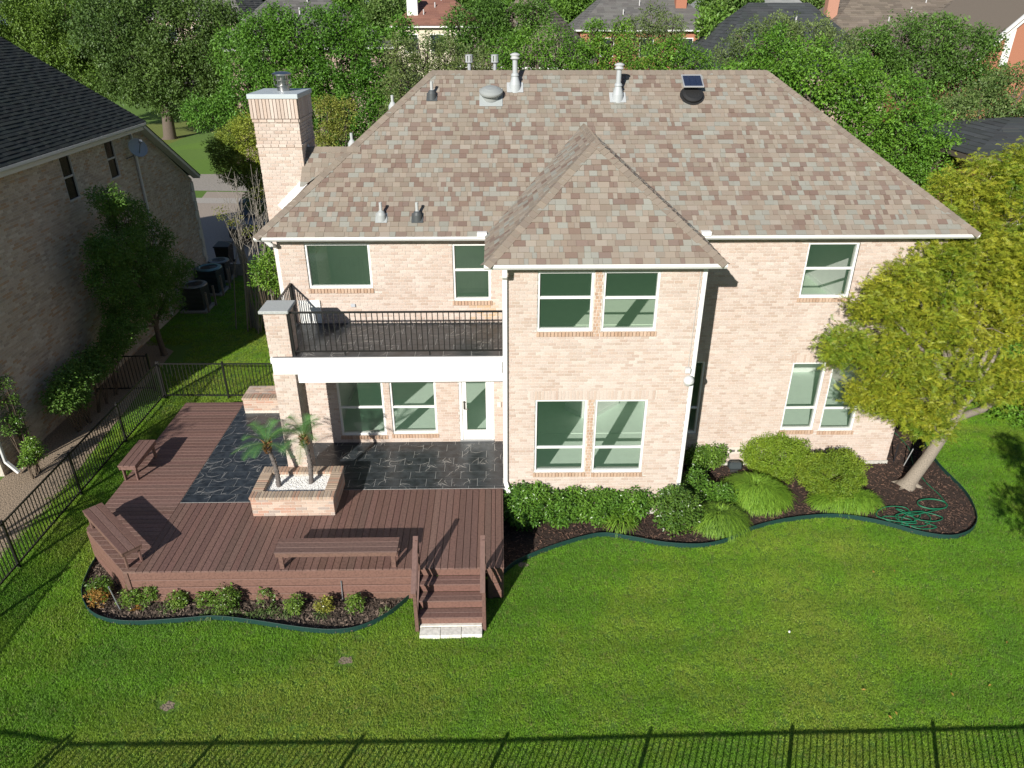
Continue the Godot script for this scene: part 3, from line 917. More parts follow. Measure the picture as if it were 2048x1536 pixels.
		m3.lathe(Transform3D(Basis(), Vector3(p.x, 9.77, p.z)), [Vector2(0, 0), Vector2(0.1, 0), Vector2(0.1, 0.02), Vector2(0, 0.03)], 16, Color(0.40, 0.42, 0.43))
		part(g, "louvred_cap", m3.mesh(), M.plastic)
	for q in [[-3.45, -2.75], [-2.55, -3.65]]:
		var p := Vector3(q[0], 0, q[1])
		p.y = YE + 0.824 * (q[0] - XEL)
		var g := group_part(H, "vent_pipe")
		var m2 := MB.new()
		m2.lathe(Transform3D(Basis(), p), [Vector2(0.11, -0.1), Vector2(0.10, 0.04), Vector2(0.05, 0.12), Vector2(0.035, 0.13), Vector2(0.035, 0.28), Vector2(0, 0.28)], 14, Color(0.42, 0.44, 0.44))
		part(g, "pipe", m2.mesh(), M.plastic)
	# dome vent
	var pd := on_roof(982, 196)
	var dv := group_part(H, "dome_vent")
	var d1 := MB.new()
	d1.bevel(Transform3D(tilt, pd + nf * 0.022), Vector3(0.56, 0.015, 0.56), 0.006, Color(0.36, 0.39, 0.39))
	part(dv, "flashing", d1.mesh(), M.plastic)
	var d2 := MB.new()
	d2.lathe(Transform3D(Basis(Vector3.RIGHT, 0.3), pd + Vector3(0, 0.06, 0)), [Vector2(0.2, -0.08), Vector2(0.2, 0.05), Vector2(0.27, 0.05), Vector2(0.285, 0.08), Vector2(0.285, 0.11), Vector2(0.25, 0.135), Vector2(0.23, 0.15), Vector2(0.14, 0.19), Vector2(0, 0.205)], 32, Color(0.30, 0.32, 0.31))
	part(dv, "hood", d2.mesh(), M.plastic)
	# solar powered vent
	var ps := on_roof(1384, 192)
	var sv := group_part(H, "solar_vent")
	var v1 := MB.new()
	v1.lathe(Transform3D(tilt, ps), [Vector2(0.30, 0.005), Vector2(0.30, 0.02), Vector2(0.2, 0.025), Vector2(0.2, 0.05), Vector2(0.25, 0.05), Vector2(0.25, 0.08), Vector2(0.18, 0.10), Vector2(0, 0.105)], 32, Color(0.02, 0.02, 0.022))
	part(sv, "housing", v1.mesh(), M.plastic)
	var pt := Transform3D(Basis(Vector3.RIGHT, 0.52), ps + Vector3(0.0, 0.33, -0.10))
	var v2 := MB.new()
	for f in [[-0.235, 0.0, 0.03, 0.42], [0.235, 0.0, 0.03, 0.42], [0.0, -0.225, 0.50, 0.03], [0.0, 0.225, 0.50, 0.03]]:
		v2.bevel(pt * Transform3D(Basis(), Vector3(f[0], 0, f[1])), Vector3(f[2], 0.035, f[3]), 0.004, Color(0.62, 0.63, 0.63))
	v2.box(pt * Transform3D(Basis(), Vector3(0, -0.1, 0)), Vector3(0.05, 0.2, 0.05), Color(0.1, 0.1, 0.1))
	part(sv, "panel_frame", v2.mesh(), M.metal)
	for i in 3:
		var v3 := MB.new()
		v3.box(pt * Transform3D(Basis(), Vector3(-0.146 + 0.146 * i, 0.002, 0)), Vector3(0.142, 0.01, 0.415), Color(0.008, 0.016, 0.045))
		for k in 9: v3.box(pt * Transform3D(Basis(), Vector3(-0.146 + 0.146 * i, 0.008, -0.18 + 0.045 * k)), Vector3(0.142, 0.002, 0.003), Color(0.12, 0.14, 0.2))
		part(sv, "solar_cell", v3.mesh(), M.cell)

func build_chimney(H: Node3D) -> void:
	var x0 := -5.44; var x1 := -4.455; var z0 := -3.25; var z1 := -2.0
	var core := MB.new()
	core.bbox(Vector3(x0, 0, z0), Vector3(x1, 9.05, z1), MORTAR)
	var ch := part(H, "chimney", core.mesh(), M.mortar)
	var bands := [[0.0, 8.02, 0.008, false], [8.02, 8.095, 0.03, false], [8.095, 8.56, 0.012, false], [8.56, 8.635, 0.035, false], [8.635, 9.05, 0.045, true]]
	for f in [[Vector3(0, 0, z1), Vector3.RIGHT, Vector3(0, 0, 1), x0, x1], [Vector3(x1, 0, 0), Vector3(0, 0, 1), Vector3.RIGHT, z0, z1], [Vector3(x0, 0, 0), Vector3(0, 0, 1), Vector3.LEFT, z0, z1], [Vector3(0, 0, z0), Vector3.RIGHT, Vector3(0, 0, -1), x0, x1]]:
		for b in bands:
			var e: float = b[2] - 0.001 if f[2].z != 0 else 0.0
			lay_bricks(ch, f[0], f[1], f[2], R(f[3] - e, maxf(b[0], 5.5), f[4] + e, b[1]), [], "house", Rect2(), 0, 0.0765 if b[3] else 0.176, 0.6 if b[3] else 0.0722, 0.011, b[2])
	var cp := MB.new()
	cp.bevel(Transform3D(Basis(), Vector3((x0 + x1) / 2, 9.10, (z0 + z1) / 2)), Vector3(x1 - x0 + 0.13, 0.10, z1 - z0 + 0.13), 0.008, Color(0.46, 0.51, 0.54))
	part(ch, "cap", cp.mesh(), M.white_paint)
	var sp := MB.new()
	var c := Vector3((x0 + x1) / 2 + 0.06, 9.15, (z0 + z1) / 2 - 0.1)
	sp.lathe(Transform3D(Basis(), c), [Vector2(0.14, 0), Vector2(0.14, 0.09), Vector2(0.19, 0.10), Vector2(0.19, 0.125), Vector2(0.12, 0.13), Vector2(0.12, 0.32), Vector2(0.21, 0.33), Vector2(0.22, 0.36), Vector2(0.13, 0.40), Vector2(0, 0.41)], 24, Color(0.50, 0.50, 0.48))
	for k in 10:
		var a := TAU * k / 10.0
		sp.box(Transform3D(Basis(Vector3.UP, -a), c + Vector3(cos(a) * 0.19, 0.23, sin(a) * 0.19)), Vector3(0.008, 0.21, 0.02), Color(0.5, 0.5, 0.48))
	sp.lathe(Transform3D(Basis(), c), [Vector2(0.186, 0.22), Vector2(0.196, 0.22), Vector2(0.196, 0.245), Vector2(0.186, 0.245), Vector2(0.186, 0.22)], 24, Color(0.5, 0.5, 0.48))
	part(ch, "flue_cap", sp.mesh(), M.steel)
	var fl := MB.new()
	fl.bar(Vector3(-5.12, 6.66, z1 + 0.04), Vector3(-4.47, 7.26, z1 + 0.04), 0.05, 0.16, Color(0.8, 0.8, 0.8), 0.006)
	fl.bar(Vector3(x1 + 0.02, 7.32, z1 + 0.02), Vector3(x1 + 0.02, 7.98, -2.55), 0.02, 0.14, Color(0.62, 0.66, 0.7))
	part(ch, "flashing", fl.mesh(), M.white_paint)

func marble_floor(parent: Node3D, x0: float, x1: float, z0: float, z1: float, y: float, off := 0.0) -> void:
	var grout := MB.new()
	grout.bbox(Vector3(x0, y - 0.06, z0), Vector3(x1, y - 0.004, z1), Color(0.55, 0.55, 0.53))
	part(parent, "grout", grout.mesh(), M.concrete)
	var z := z1
	var row := 0
	while z > z0 + 0.02:
		var za := maxf(z - 0.305, z0)
		if row == 0 and off > 0.0: za = z - off
		var x := x0 - fmod(row * 0.405, 0.607)
		while x < x1 - 0.02:
			var a := maxf(x, x0); var b := minf(x + 0.607, x1)
			if b - a > 0.03:
				var mb := MB.new()
				var g := 0.0045
				var r := Rect2(rng.randf(), rng.randf(), (b - a) * 0.62, (z - za) * 0.62)
				var k := rng.randf_range(0.85, 1.15)
				mb.uvquad(Vector3(a + g, y, za + g), Vector3(b - g, y, za + g), Vector3(b - g, y, z - g), Vector3(a + g, y, z - g), Vector3.UP, Color(k, k, k), r)
				for e in [[Vector3(a + g, y, z - g), Vector3(b - g, y, z - g), Vector3.BACK], [Vector3(a + g, y, za + g), Vector3(b - g, y, za + g), Vector3.FORWARD], [Vector3(a + g, y, za + g), Vector3(a + g, y, z - g), Vector3.LEFT], [Vector3(b - g, y, za + g), Vector3(b - g, y, z - g), Vector3.RIGHT]]:
					mb.quad(e[0], e[1], e[1] - Vector3.UP * 0.004, e[0] - Vector3.UP * 0.004, e[2], Color.WHITE)
				part(parent, "tile", mb.mesh(), M.marble)
			x += 0.607
		z = za
		row += 1

func build_balcony(H: Node3D) -> void:
	var wt := Color(0.80, 0.80, 0.79)
	var B := group_part(H, "balcony")
	marble_floor(B, -4.86, 0.14, ZR + 0.01, 1.02, 4.17)
	var sb := MB.new()
	sb.bbox(Vector3(-4.84, 3.75, ZR + 0.002), Vector3(0.16, 4.105, 0.97), wt)
	sb.bevel(Transform3D(Basis(), Vector3(-2.415, 3.965, 1.01)), Vector3(4.95, 0.40, 0.075), 0.008, wt)
	sb.bevel(Transform3D(Basis(), Vector3(-2.415, 4.10, 1.04)), Vector3(4.99, 0.13, 0.05), 0.01, wt)
	sb.bevel(Transform3D(Basis(), Vector3(-4.875, 3.965, 0.04)), Vector3(0.07, 0.40, 1.85), 0.008, wt)
	sb.bevel(Transform3D(Basis(), Vector3(-4.90, 4.10, 0.04)), Vector3(0.05, 0.13, 1.89), 0.01, wt)
	sb.bevel(Transform3D(Basis(), Vector3(-2.15, 3.64, 0.90)), Vector3(4.50, 0.24, 0.14), 0.008, wt)
	part(B, "beam", sb.mesh(), M.white_paint)
	var core := MB.new()
	core.bbox(Vector3(-4.92, 0.86, 0.48), Vector3(-4.45, 3.76, 0.99), MORTAR)
	core.bbox(Vector3(-4.92, 4.172, 0.48), Vector3(-4.45, 5.17, 0.99), MORTAR)
	var col := part(H, "column", core.mesh(), M.mortar)
	for q in [[0.9, 3.765], [4.172, 5.17]]:
		for f in [[Vector3(0, 0, 0.99), Vector3.RIGHT, Vector3(0, 0, 1), -4.928, -4.442], [Vector3(-4.45, 0, 0), Vector3(0, 0, 1), Vector3.RIGHT, 0.48, 0.99], [Vector3(-4.92, 0, 0), Vector3(0, 0, 1), Vector3.LEFT, 0.48, 0.99], [Vector3(0, 0, 0.48), Vector3.RIGHT, Vector3(0, 0, -1), -4.928, -4.442]]:
			lay_bricks(col, f[0], f[1], f[2], R(f[3], q[0], f[4], q[1]), [], "house")
	var cap := MB.new()
	cap.bevel(Transform3D(Basis(), Vector3(-4.69, 5.205, 0.73)), Vector3(0.62, 0.07, 0.66), 0.012, Color(0.44, 0.46, 0.45))
	part(col, "capstone", cap.mesh(), M.stone)
	# railings
	var blk := Color(0.012, 0.012, 0.013)
	var rl := group_part(H, "balcony_railing")
	var rail := func(a: Vector3, b: Vector3) -> void:
		var m := MB.new()
		m.bar(a + Vector3.UP * 0.99, b + Vector3.UP * 0.99, 0.045, 0.035, blk, 0.005)
		m.bar(a + Vector3.UP * 0.10, b + Vector3.UP * 0.10, 0.035, 0.03, blk, 0.004)
		part(rl, "rail", m.mesh(), M.iron)
		for p in [a, b]:
			var q := MB.new()
			q.bar(p, p + Vector3.UP * 1.01, 0.055, 0.055, blk, 0.005)
			part(rl, "post", q.mesh(), M.iron)
		var L: float = (b - a).length()
		var n := int(L / 0.113)
		for i in range(1, n):
			var p: Vector3 = a.lerp(b, float(i) / n)
			var q := MB.new()
			q.bar(p + Vector3.UP * 0.11, p + Vector3.UP * 0.975, 0.018, 0.018, blk)
			part(rl, "baluster", q.mesh(), M.iron)
	rail.call(Vector3(-4.41, 4.172, 0.94), Vector3(0.09, 4.172, 0.94))
	rail.call(Vector3(-4.82, 4.172, ZR + 0.05), Vector3(-4.82, 4.172, 0.42))
	for x in [-3.32, -1.50]:
		var q := MB.new()
		q.bar(Vector3(x, 4.17, 0.94), Vector3(x, 4.28, 0.94), 0.03, 0.03, blk)
		part(rl, "foot", q.mesh(), M.iron)

# ------------------------------------------------------------------ deck, benches, planter
const DECK := Color(0.184, 0.106, 0.087)

func deck_tone() -> Color:
	var k := rng.randf_range(0.86, 1.14)
	var g := rng.randf_range(0.96, 1.05)
	return Color(DECK.r * k, DECK.g * k * g, DECK.b * k * g)

func board(parent: Node3D, called: String, p: PackedVector2Array, top: float) -> void:
	var mb := MB.new()
	mb.slab(p, top, 0.036, 0.005, deck_tone())
	part(parent, called, mb.mesh(), M.wood)

func deck_left(z: float) -> float: return -8.95 if z < 2.57 else -8.95 + (z - 2.57) * 1.045

func build_deck() -> void:
	var D := thing("wooden_deck", "reddish brown timber deck wrapped round a black marble patio, with a short stair", "deck", Vector3(-4.4, 0, 1.5))
	var zf := 3.935
	# boards laid along x on the side strip
	var z := -3.11
	while z < zf - 0.02:
		var z2 := minf(z + 0.1445, zf)
		var x2 := -7.29
		board(D, "board", PackedVector2Array([Vector2(deck_left(z), z), Vector2(x2, z), Vector2(x2, z2 - 0.006), Vector2(deck_left(z2 - 0.006), z2 - 0.006)]), YD)
		z = z2
	# boards laid along z
	var x := -7.284
	var n := 0
	while x < 0.06:
		var w := 0.1445 if n != 49 else 0.09
		var x2 := minf(x + w, 0.065)
		var zb := 1.655 if x < -5.1 else 1.215
		if x2 - x > 0.03: board(D, "board", PackedVector2Array([Vector2(x, zb), Vector2(x2 - 0.008, zb), Vector2(x2 - 0.008, zf), Vector2(x, zf)]), YD - 0.0005)
		x = x2
		n += 1
	# joists below, so that the gaps are dark
	var jm := MB.new()
	var dark := DECK
	for k in 5: jm.bbox(Vector3(-8.9 + k * 0.4, 0.5, -3.05), Vector3(-8.86 + k * 0.4, YD - 0.037, 2.5), dark)
	for k in 6: jm.bbox(Vector3(-7.3, 0.5, 1.7 + k * 0.4), Vector3(0.0, YD - 0.037, 1.75 + k * 0.4), dark)
	stuff(part(D, "joist", jm.mesh(), M.wood))
	# skirt boards
	var corner := [[Vector3(-7.52, 0, zf - 0.02), Vector3(-1.70, 0, zf - 0.02), Vector3(0, 0, 1)], [Vector3(-8.95, 0, 2.57), Vector3(-7.53, 0, zf - 0.015), Vector3(-1, 0, 1).normalized()], [Vector3(-8.93, 0, -3.1), Vector3(-8.93, 0, 2.56), Vector3(-1, 0, 0)], [Vector3(-0.28, 0, zf - 0.02), Vector3(0.05, 0, zf - 0.02), Vector3(0, 0, 1)], [Vector3(0.04, 0, 1.25), Vector3(0.04, 0, zf - 0.06), Vector3(1, 0, 0)], [Vector3(-8.93, 0, -3.10), Vector3(-7.1, 0, -3.10), Vector3(0, 0, -1)]]
	for c in corner:
		for k in 4:
			var mb := MB.new()
			var y: float = YD - 0.045 - 0.10 - k * 0.196
			mb.bar(c[0] + Vector3.UP * y - c[2] * (0.02 + 0.003 * (k % 2)), c[1] + Vector3.UP * y - c[2] * (0.02 + 0.003 * (k % 2)), 0.03, 0.182, jit(Color(0.190, 0.103, 0.080), 0.08), 0.008)
			part(D, "skirt_board", mb.mesh(), M.wood)
	for p in [Vector3(-7.50, 0, zf - 0.05), Vector3(0.0, 0, zf - 0.08), Vector3(-0.22, 0, zf - 0.06)]:
		var mb := MB.new()
		mb.bar(p, p + Vector3.UP * (YD - 0.037), 0.09, 0.09, jit(Color(0.16, 0.092, 0.074), 0.08), 0.004)
		part(D, "post", mb.mesh(), M.wood)
	# patio floor and its base
	var pb := MB.new()
	pb.bbox(Vector3(-7.27, 0, -3.05), Vector3(-5.0, YD - 0.065, 1.64), Color(0.3, 0.29, 0.27))
	pb.bbox(Vector3(-4.999, 0, ZR + 0.03), Vector3(0.15, YD - 0.066, 1.20), Color(0.3, 0.29, 0.27))
	part(D, "patio_base", pb.mesh(), M.concrete)
	marble_floor(D, -7.28, -5.0, -3.1, 1.645, YD)
	marble_floor(D, -4.999, 0.16, ZR + 0.012, 1.205, YD + 0.0005, 0.10)
	# stair
	var S := group_part(D, "stair")
	for k in 3:
		var ty := YD - 0.19 * (k + 1)
		var z0 := zf + 0.252 * k
		for b in 2:
			var mb := MB.new()
			mb.bevel(Transform3D(Basis(), Vector3(-0.99, ty - 0.018, z0 + 0.065 + b * 0.133)), Vector3(1.26, 0.036, 0.126), 0.005, deck_tone())
			part(S, "tread", mb.mesh(), M.wood)
	for k in 4:
		var mb := MB.new()
		var y1 := YD - 0.19 * k - (0.037 if k == 0 else 0.037)
		mb.bevel(Transform3D(Basis(), Vector3(-0.99, y1 - 0.077, zf - 0.015 + 0.252 * k + (0.0 if k < 3 else -0.01))), Vector3(1.24, 0.152, 0.026), 0.003, jit(Color(0.192, 0.103, 0.080), 0.06))
		part(S, "riser", mb.mesh(), M.wood)
	for sx in [-1.645, -0.335]:
		var mb := MB.new()
		mb.prism(PackedVector2Array([Vector2(3.9, 0.05), Vector2(4.72, 0.05), Vector2(4.72, 0.28), Vector2(3.9, 0.86)]), Transform3D(Basis(Vector3(0, 0, 1), Vector3.UP, Vector3.RIGHT), Vector3(sx - 0.02, 0, 0)), 0.036, jit(DECK, 0.05))
		part(S, "stringer", mb.mesh(), M.wood)
		var hr := MB.new()
		hr.bar(Vector3(sx - 0.02, 1.66, 3.93), Vector3(sx - 0.02, 0.98, 4.80), 0.10, 0.034, jit(Color(0.165, 0.094, 0.076), 0.05), 0.005)
		part(S, "handrail", hr.mesh(), M.wood)
		var mr := MB.new()
		mr.bar(Vector3(sx, 1.28, 3.95), Vector3(sx, 0.62, 4.76), 0.036, 0.09, jit(Color(0.16, 0.09, 0.073), 0.05), 0.004)
		part(S, "mid_rail", mr.mesh(), M.wood)
		for q in [[4.0, 0.86, 1.62], [4.76, 0.0, 1.0]]:
			var po := MB.new()
			po.bar(Vector3(sx, q[1], q[0]), Vector3(sx, q[2], q[0]), 0.07, 0.07, jit(Color(0.16, 0.09, 0.073), 0.05), 0.005)
			part(S, "post", po.mesh(), M.wood)
	# pavers at the foot of the stair
	for k in 3:
		var mb := MB.new()
		mb.bevel(Transform3D(Basis(Vector3.UP, [0.0, 0.012, -0.02][k]), Vector3(-1.385 + 0.405 * k, 0.035, 4.86 + [0.008, 0.0, -0.012][k])), Vector3(0.398, 0.09, 0.21), 0.008, jit(Color(0.78, 0.76, 0.69), 0.04))
		var o := part(self, "step_paver", mb.mesh(), M.concrete)
		tag(o, ["pale concrete paver at the stair foot, under the stair post beside the shrub bed", "pale concrete paver at the stair foot, middle one of three", "pale concrete paver at the stair foot, farthest from the shrub bed"][k], "paver", "pavers at the stair foot")
	var ls := MB.new()
	ls.bevel(Transform3D(Basis(), Vector3(-0.99, 0.05, 4.70)), Vector3(1.21, 0.10, 0.08), 0.006, Color(0.72, 0.70, 0.63))
	tag(part(self, "concrete_sill", ls.mesh(), M.concrete), "narrow pale concrete strip under the lowest stair riser", "kerb")

func bench(label: String, c: Vector3, ang: float, L: float, W: float, slats: int) -> void:
	var o := thing("bench", label, "bench", c, "timber benches on the deck")
	var t := Transform3D(Basis(Vector3.UP, ang), c)
	var sw := W / slats
	for i in slats:
		var mb := MB.new()
		mb.bevel(t * Transform3D(Basis(), Vector3(0, 0.432, -W / 2 + sw * (i + 0.5))), Vector3(L, 0.036, sw - 0.007), 0.005, deck_tone())
		part(o, "seat_board", mb.mesh(), M.wood)
	for s in [-1.0, 1.0]:
		var ap := MB.new()
		ap.bevel(t * Transform3D(Basis(), Vector3(0, 0.368, s * (W / 2 - 0.03))), Vector3(L - 0.03, 0.088, 0.036), 0.004, jit(Color(0.175, 0.10, 0.08), 0.05))
		part(o, "apron", ap.mesh(), M.wood)
		var ea := MB.new()
		ea.bevel(t * Transform3D(Basis(), Vector3(s * (L / 2 - 0.035), 0.367, 0)), Vector3(0.036, 0.088, W - 0.1), 0.004, jit(DECK, 0.05))
		part(o, "end_apron", ea.mesh(), M.wood)
		for q in [-1.0, 1.0]:
			var lg := MB.new()
			lg.bevel(t * Transform3D(Basis(), Vector3(s * (L / 2 - 0.10), 0.207, q * (W / 2 - 0.065))), Vector3(0.088, 0.414, 0.036), 0.004, jit(Color(0.165, 0.095, 0.077), 0.06))
			part(o, "leg", lg.mesh(), M.wood)

func build_benches() -> void:
	bench("long timber bench parallel to the deck front, beside the stair handrail", Vector3(-3.265, YD, 3.72), 0.0, 2.43, 0.45, 3)
	bench("timber bench set diagonally across the cut-off deck corner", Vector3(-8.06, YD, 3.06), -0.765, 2.03, 0.41, 3)
	bench("short timber bench on the narrow side strip of the deck beside the black fence", Vector3(-8.77, YD, 0.22), PI / 2, 1.17, 0.42, 3)

func build_planter() -> void:
	var x0 := -5.46; var x1 := -3.67; var z0 := 1.0; var z1 := 2.17
	var y1 := 1.285
	var P := thing("planter_box", "square brick planter filled with white pebbles at the foot of the brick column", "planter", Vector3((x0 + x1) / 2, YD, (z0 + z1) / 2))
	var w := 0.22
	var mb := MB.new()
	for b in [[x0, z1 - w, x1, z1], [x0, z0, x1, z0 + w], [x0, z0 + w, x0 + w, z1 - w], [x1 - w, z0 + w, x1, z1 - w]]:
		mb.bbox(Vector3(b[0], YD + 0.001, b[1]), Vector3(b[2], y1, b[3]), Color(0.62, 0.57, 0.5))
	var wall := part(P, "wall", mb.mesh(), M.mortar)
	for f in [[Vector3(0, 0, z1), Vector3.RIGHT, Vector3(0, 0, 1), x0 - 0.007, x1 + 0.007, 120], [Vector3(x1, 0, 0), Vector3(0, 0, 1), Vector3.RIGHT, z0, z1, 60], [Vector3(x0, 0, 0), Vector3(0, 0, 1), Vector3.LEFT, z0, z1, 0], [Vector3(0, 0, z0), Vector3.RIGHT, Vector3(0, 0, -1), x0 - 0.007, x1 + 0.007, 0]]:
		lay_bricks(wall, f[0], f[1], f[2], R(f[3], YD + 0.008, f[4], y1 - 0.004), [], "planter", R(-10, 0, 10, 3), f[5], 0.245, 0.0745)
	rowlocks(P, Vector3(x0 - 0.03, y1, z1 - w), Vector3.RIGHT, x1 - x0 + 0.06, w + 0.03)
	rowlocks(P, Vector3(x0 - 0.03, y1, z0 - 0.03), Vector3.RIGHT, x1 - x0 + 0.06, w + 0.03)
	rowlocks(P, Vector3(x0 - 0.03, y1, z0 + w), Vector3.BACK, z1 - z0 - 2 * w, w + 0.03)
	rowlocks(P, Vector3(x1 - w, y1, z0 + w), Vector3.BACK, z1 - z0 - 2 * w, w + 0.03)
	var bed := MB.new()
	bed.bbox(Vector3(x0 + w, 1.0, z0 + w), Vector3(x1 - w, 1.235, z1 - w), Color(0.55, 0.55, 0.53))
	part(P, "fill", bed.mesh(), M.pebble)
	var st := pebble_mesh()
	var xf := []
	var cs := []
	for i in 5200:
		var p := Vector3(rng.randf_range(x0 + w + 0.02, x1 - w - 0.02), 1.238 + rng.randf() * 0.018, rng.randf_range(z0 + w + 0.02, z1 - w - 0.02))
		if p.x > -4.94 and p.x < -4.43 and p.z < 1.0: continue
		var b := Basis.from_euler(Vector3(rng.randf_range(-0.6, 0.6), rng.randf() * TAU, rng.randf_range(-0.6, 0.6))).scaled(Vector3(rng.randf_range(0.011, 0.02), rng.randf_range(0.006, 0.011), rng.randf_range(0.008, 0.014)))
		xf.append(Transform3D(b, p))
		var k := rng.randf_range(0.62, 0.86)
		cs.append(Color(k, k * 0.99, k * 0.96))
	var pb := scatter(self, "pebbles", st, M.pebble, xf, cs)
	tag(pb, "white pebbles filling the brick planter round the palms", "pebbles", "", "stuff")
	# low brick bench by the side of the patio
	var B := thing("brick_bench", "low brick bench wall with a rowlock top behind the patio, against the house side", "bench", Vector3(-6.03, YD, -2.8))
	var bm := MB.new()
	bm.bbox(Vector3(-7.06, YD + 0.001, -3.18), Vector3(-5.02, 1.26, -2.46), Color(0.62, 0.57, 0.5))
	var bw := part(B, "wall", bm.mesh(), M.mortar)
	lay_bricks(bw, Vector3(0, 0, -2.46), Vector3.RIGHT, Vector3(0, 0, 1), R(-7.067, YD + 0.09, -5.02, 1.256), [], "planter", R(-8, 0, 0, 3), 40, 0.245, 0.0745)
	lay_bricks(bw, Vector3(-7.06, 0, 0), Vector3(0, 0, 1), Vector3.LEFT, R(-3.18, YD + 0.01, -2.46, 1.256), [], "planter")
	rowlocks(B, Vector3(-7.09, 1.26, -2.68), Vector3.RIGHT, 2.07, 0.25)
	lay_flat(B, -7.09, -5.02, -3.20, -2.685, 1.26)

func lay_flat(parent: Node3D, x0: float, x1: float, z0: float, z1: float, y: float) -> void:
	var z := z0
	var row := 0
	while z < z1 - 0.03:
		var x := x0 - (0.12 if row % 2 else 0.0)
		while x < x1 - 0.02:
			var a := maxf(x, x0); var b := minf(x + 0.233, x1)
			if b - a > 0.03:
				var mb := MB.new()
				mb.bevel(Transform3D(Basis(), Vector3((a + b) / 2, y + 0.028, z + 0.05)), Vector3(b - a, 0.057, 0.095), 0.005, jit(PAL.planter[rng.randi() % 5], 0.08))
				part(parent, "brick", mb.mesh(), M.brick)
			x += 0.245
		z += 0.104
		row += 1
	var mo := MB.new()
	mo.bbox(Vector3(x0 + 0.01, y + 0.0005, z0 + 0.01), Vector3(x1, y + 0.049, z1), Color(0.58, 0.53, 0.46))
	part(parent, "mortar_bed", mo.mesh(), M.mortar)

func rowlocks(parent: Node3D, O: Vector3, d: Vector3, L: float, W: float) -> void:
	var side := Vector3.BACK if absf(d.x) > 0.5 else Vector3.RIGHT
	var n := int(round(L / 0.0765))
	var st := L / n
	for i in n:
		var mb := MB.new()
		var c := O + d * (st * (i + 0.5)) + side * (W / 2) + Vector3.UP * (0.033 + rng.randf_range(-0.002, 0.002))
		mb.bevel(Transform3D(Basis(d, Vector3.UP, d.cross(Vector3.UP)), c), Vector3(st - 0.011, 0.066, W), 0.006, jit([Color(0.42, 0.32, 0.235), Color(0.36, 0.275, 0.21), Color(0.46, 0.36, 0.27), Color(0.44, 0.28, 0.20)][rng.randi() % 4], 0.08))
		part(parent, "brick", mb.mesh(), M.brick)
	var mo := MB.new()
	mo.box(Transform3D(Basis(d, Vector3.UP, d.cross(Vector3.UP)), O + d * (L / 2) + side * (W / 2) + Vector3.UP * 0.0285), Vector3(L - 0.01, 0.055, W - 0.014), Color(0.60, 0.55, 0.48))
	part(parent, "mortar_bed", mo.mesh(), M.mortar)

func pebble_mesh() -> ArrayMesh:
	var s := SphereMesh.new()
	s.radius = 1.0; s.height = 2.0; s.radial_segments = 7; s.rings = 4
	var mb := MB.new()
	var a := s.get_mesh_arrays()
	var vv: PackedVector3Array = a[Mesh.ARRAY_VERTEX]
	var ii: PackedInt32Array = a[Mesh.ARRAY_INDEX]
	for k in range(0, ii.size(), 3):
		mb.tris(vv[ii[k]], vv[ii[k + 1]], vv[ii[k + 2]], vv[ii[k]].normalized(), vv[ii[k + 1]].normalized(), vv[ii[k + 2]].normalized(), Color.WHITE)
	return mb.mesh()

# ------------------------------------------------------------------ fences
func fence(label: String, posts: Array, h: float) -> void:
	var F := thing("metal_fence", label, "fence", posts[0], "black metal picket fences")
	var blk := Color(0.013, 0.014, 0.015)
	var pk := MB.new()
	pk.box(Transform3D(Basis(), Vector3(0, (h - 0.08) / 2 + 0.06, 0)), Vector3(0.016, h - 0.12, 0.016), blk)
	var pick := pk.mesh()
	var pm := MB.new()
	pm.bevel(Transform3D(Basis(), Vector3(0, h / 2 + 0.02, 0)), Vector3(0.055, h + 0.04, 0.055), 0.004, blk)
	pm.lathe(Transform3D(Basis(), Vector3(0, h + 0.04, 0)), [Vector2(0.036, 0), Vector2(0.036, 0.012), Vector2(0.0, 0.035)], 4, blk)
	var post := pm.mesh()
	for i in posts.size():
		part(F, "post", post, M.iron, posts[i])
		if i == posts.size() - 1: break
		var a: Vector3 = posts[i]
		var b: Vector3 = posts[i + 1]
		for y in [h - 0.02, 0.12]:
			var rm := MB.new()
			rm.bar(a + Vector3.UP * y, b + Vector3.UP * y, 0.03, 0.036, blk)
			part(F, "rail", rm.mesh(), M.iron)
		var n := int(round((b - a).length() / 0.112))
		for k in range(1, n): part(F, "picket", pick, M.iron, a.lerp(b, float(k) / n))

# ------------------------------------------------------------------ plants
func leaf_cluster(key: String, count: int, radius: float, ln: float, wd: float, sd: int) -> ArrayMesh:
	if T.has(key): return T[key]
	var r := RandomNumberGenerator.new()
	r.seed = sd
	var mb := MB.new()
	for i in count:
		var d := Vector3(r.randfn(), r.randfn() * 0.8, r.randfn()).normalized()
		var p := d * radius * pow(r.randf(), 0.5)
		var dir := (d + Vector3(r.randf_range(-0.8, 0.8), r.randf_range(-0.5, 0.6), r.randf_range(-0.8, 0.8))).normalized()
		var up := Vector3(r.randf_range(-0.7, 0.7), 1.0, r.randf_range(-0.7, 0.7)).normalized()
		var side := dir.cross(up).normalized()
		var nn := side.cross(dir).normalized()
		if nn.y < 0: nn = -nn
		var l := ln * r.randf_range(0.7, 1.25)
		var w := wd * r.randf_range(0.8, 1.2)
		var k := r.randf_range(0.75, 1.25)
		var col := Color(k, k, k * r.randf_range(0.8, 1.1))
		var tip := p + dir * l - nn * l * 0.12
		var a := p + dir * l * 0.45 + side * w * 0.5 + nn * w * 0.15
		var b := p + dir * l * 0.45 - side * w * 0.5 + nn * w * 0.15
		mb.tri(p, a, tip, nn, col)
		mb.tri(p, tip, b, nn, col)
	T[key] = mb.mesh()
	return T[key]

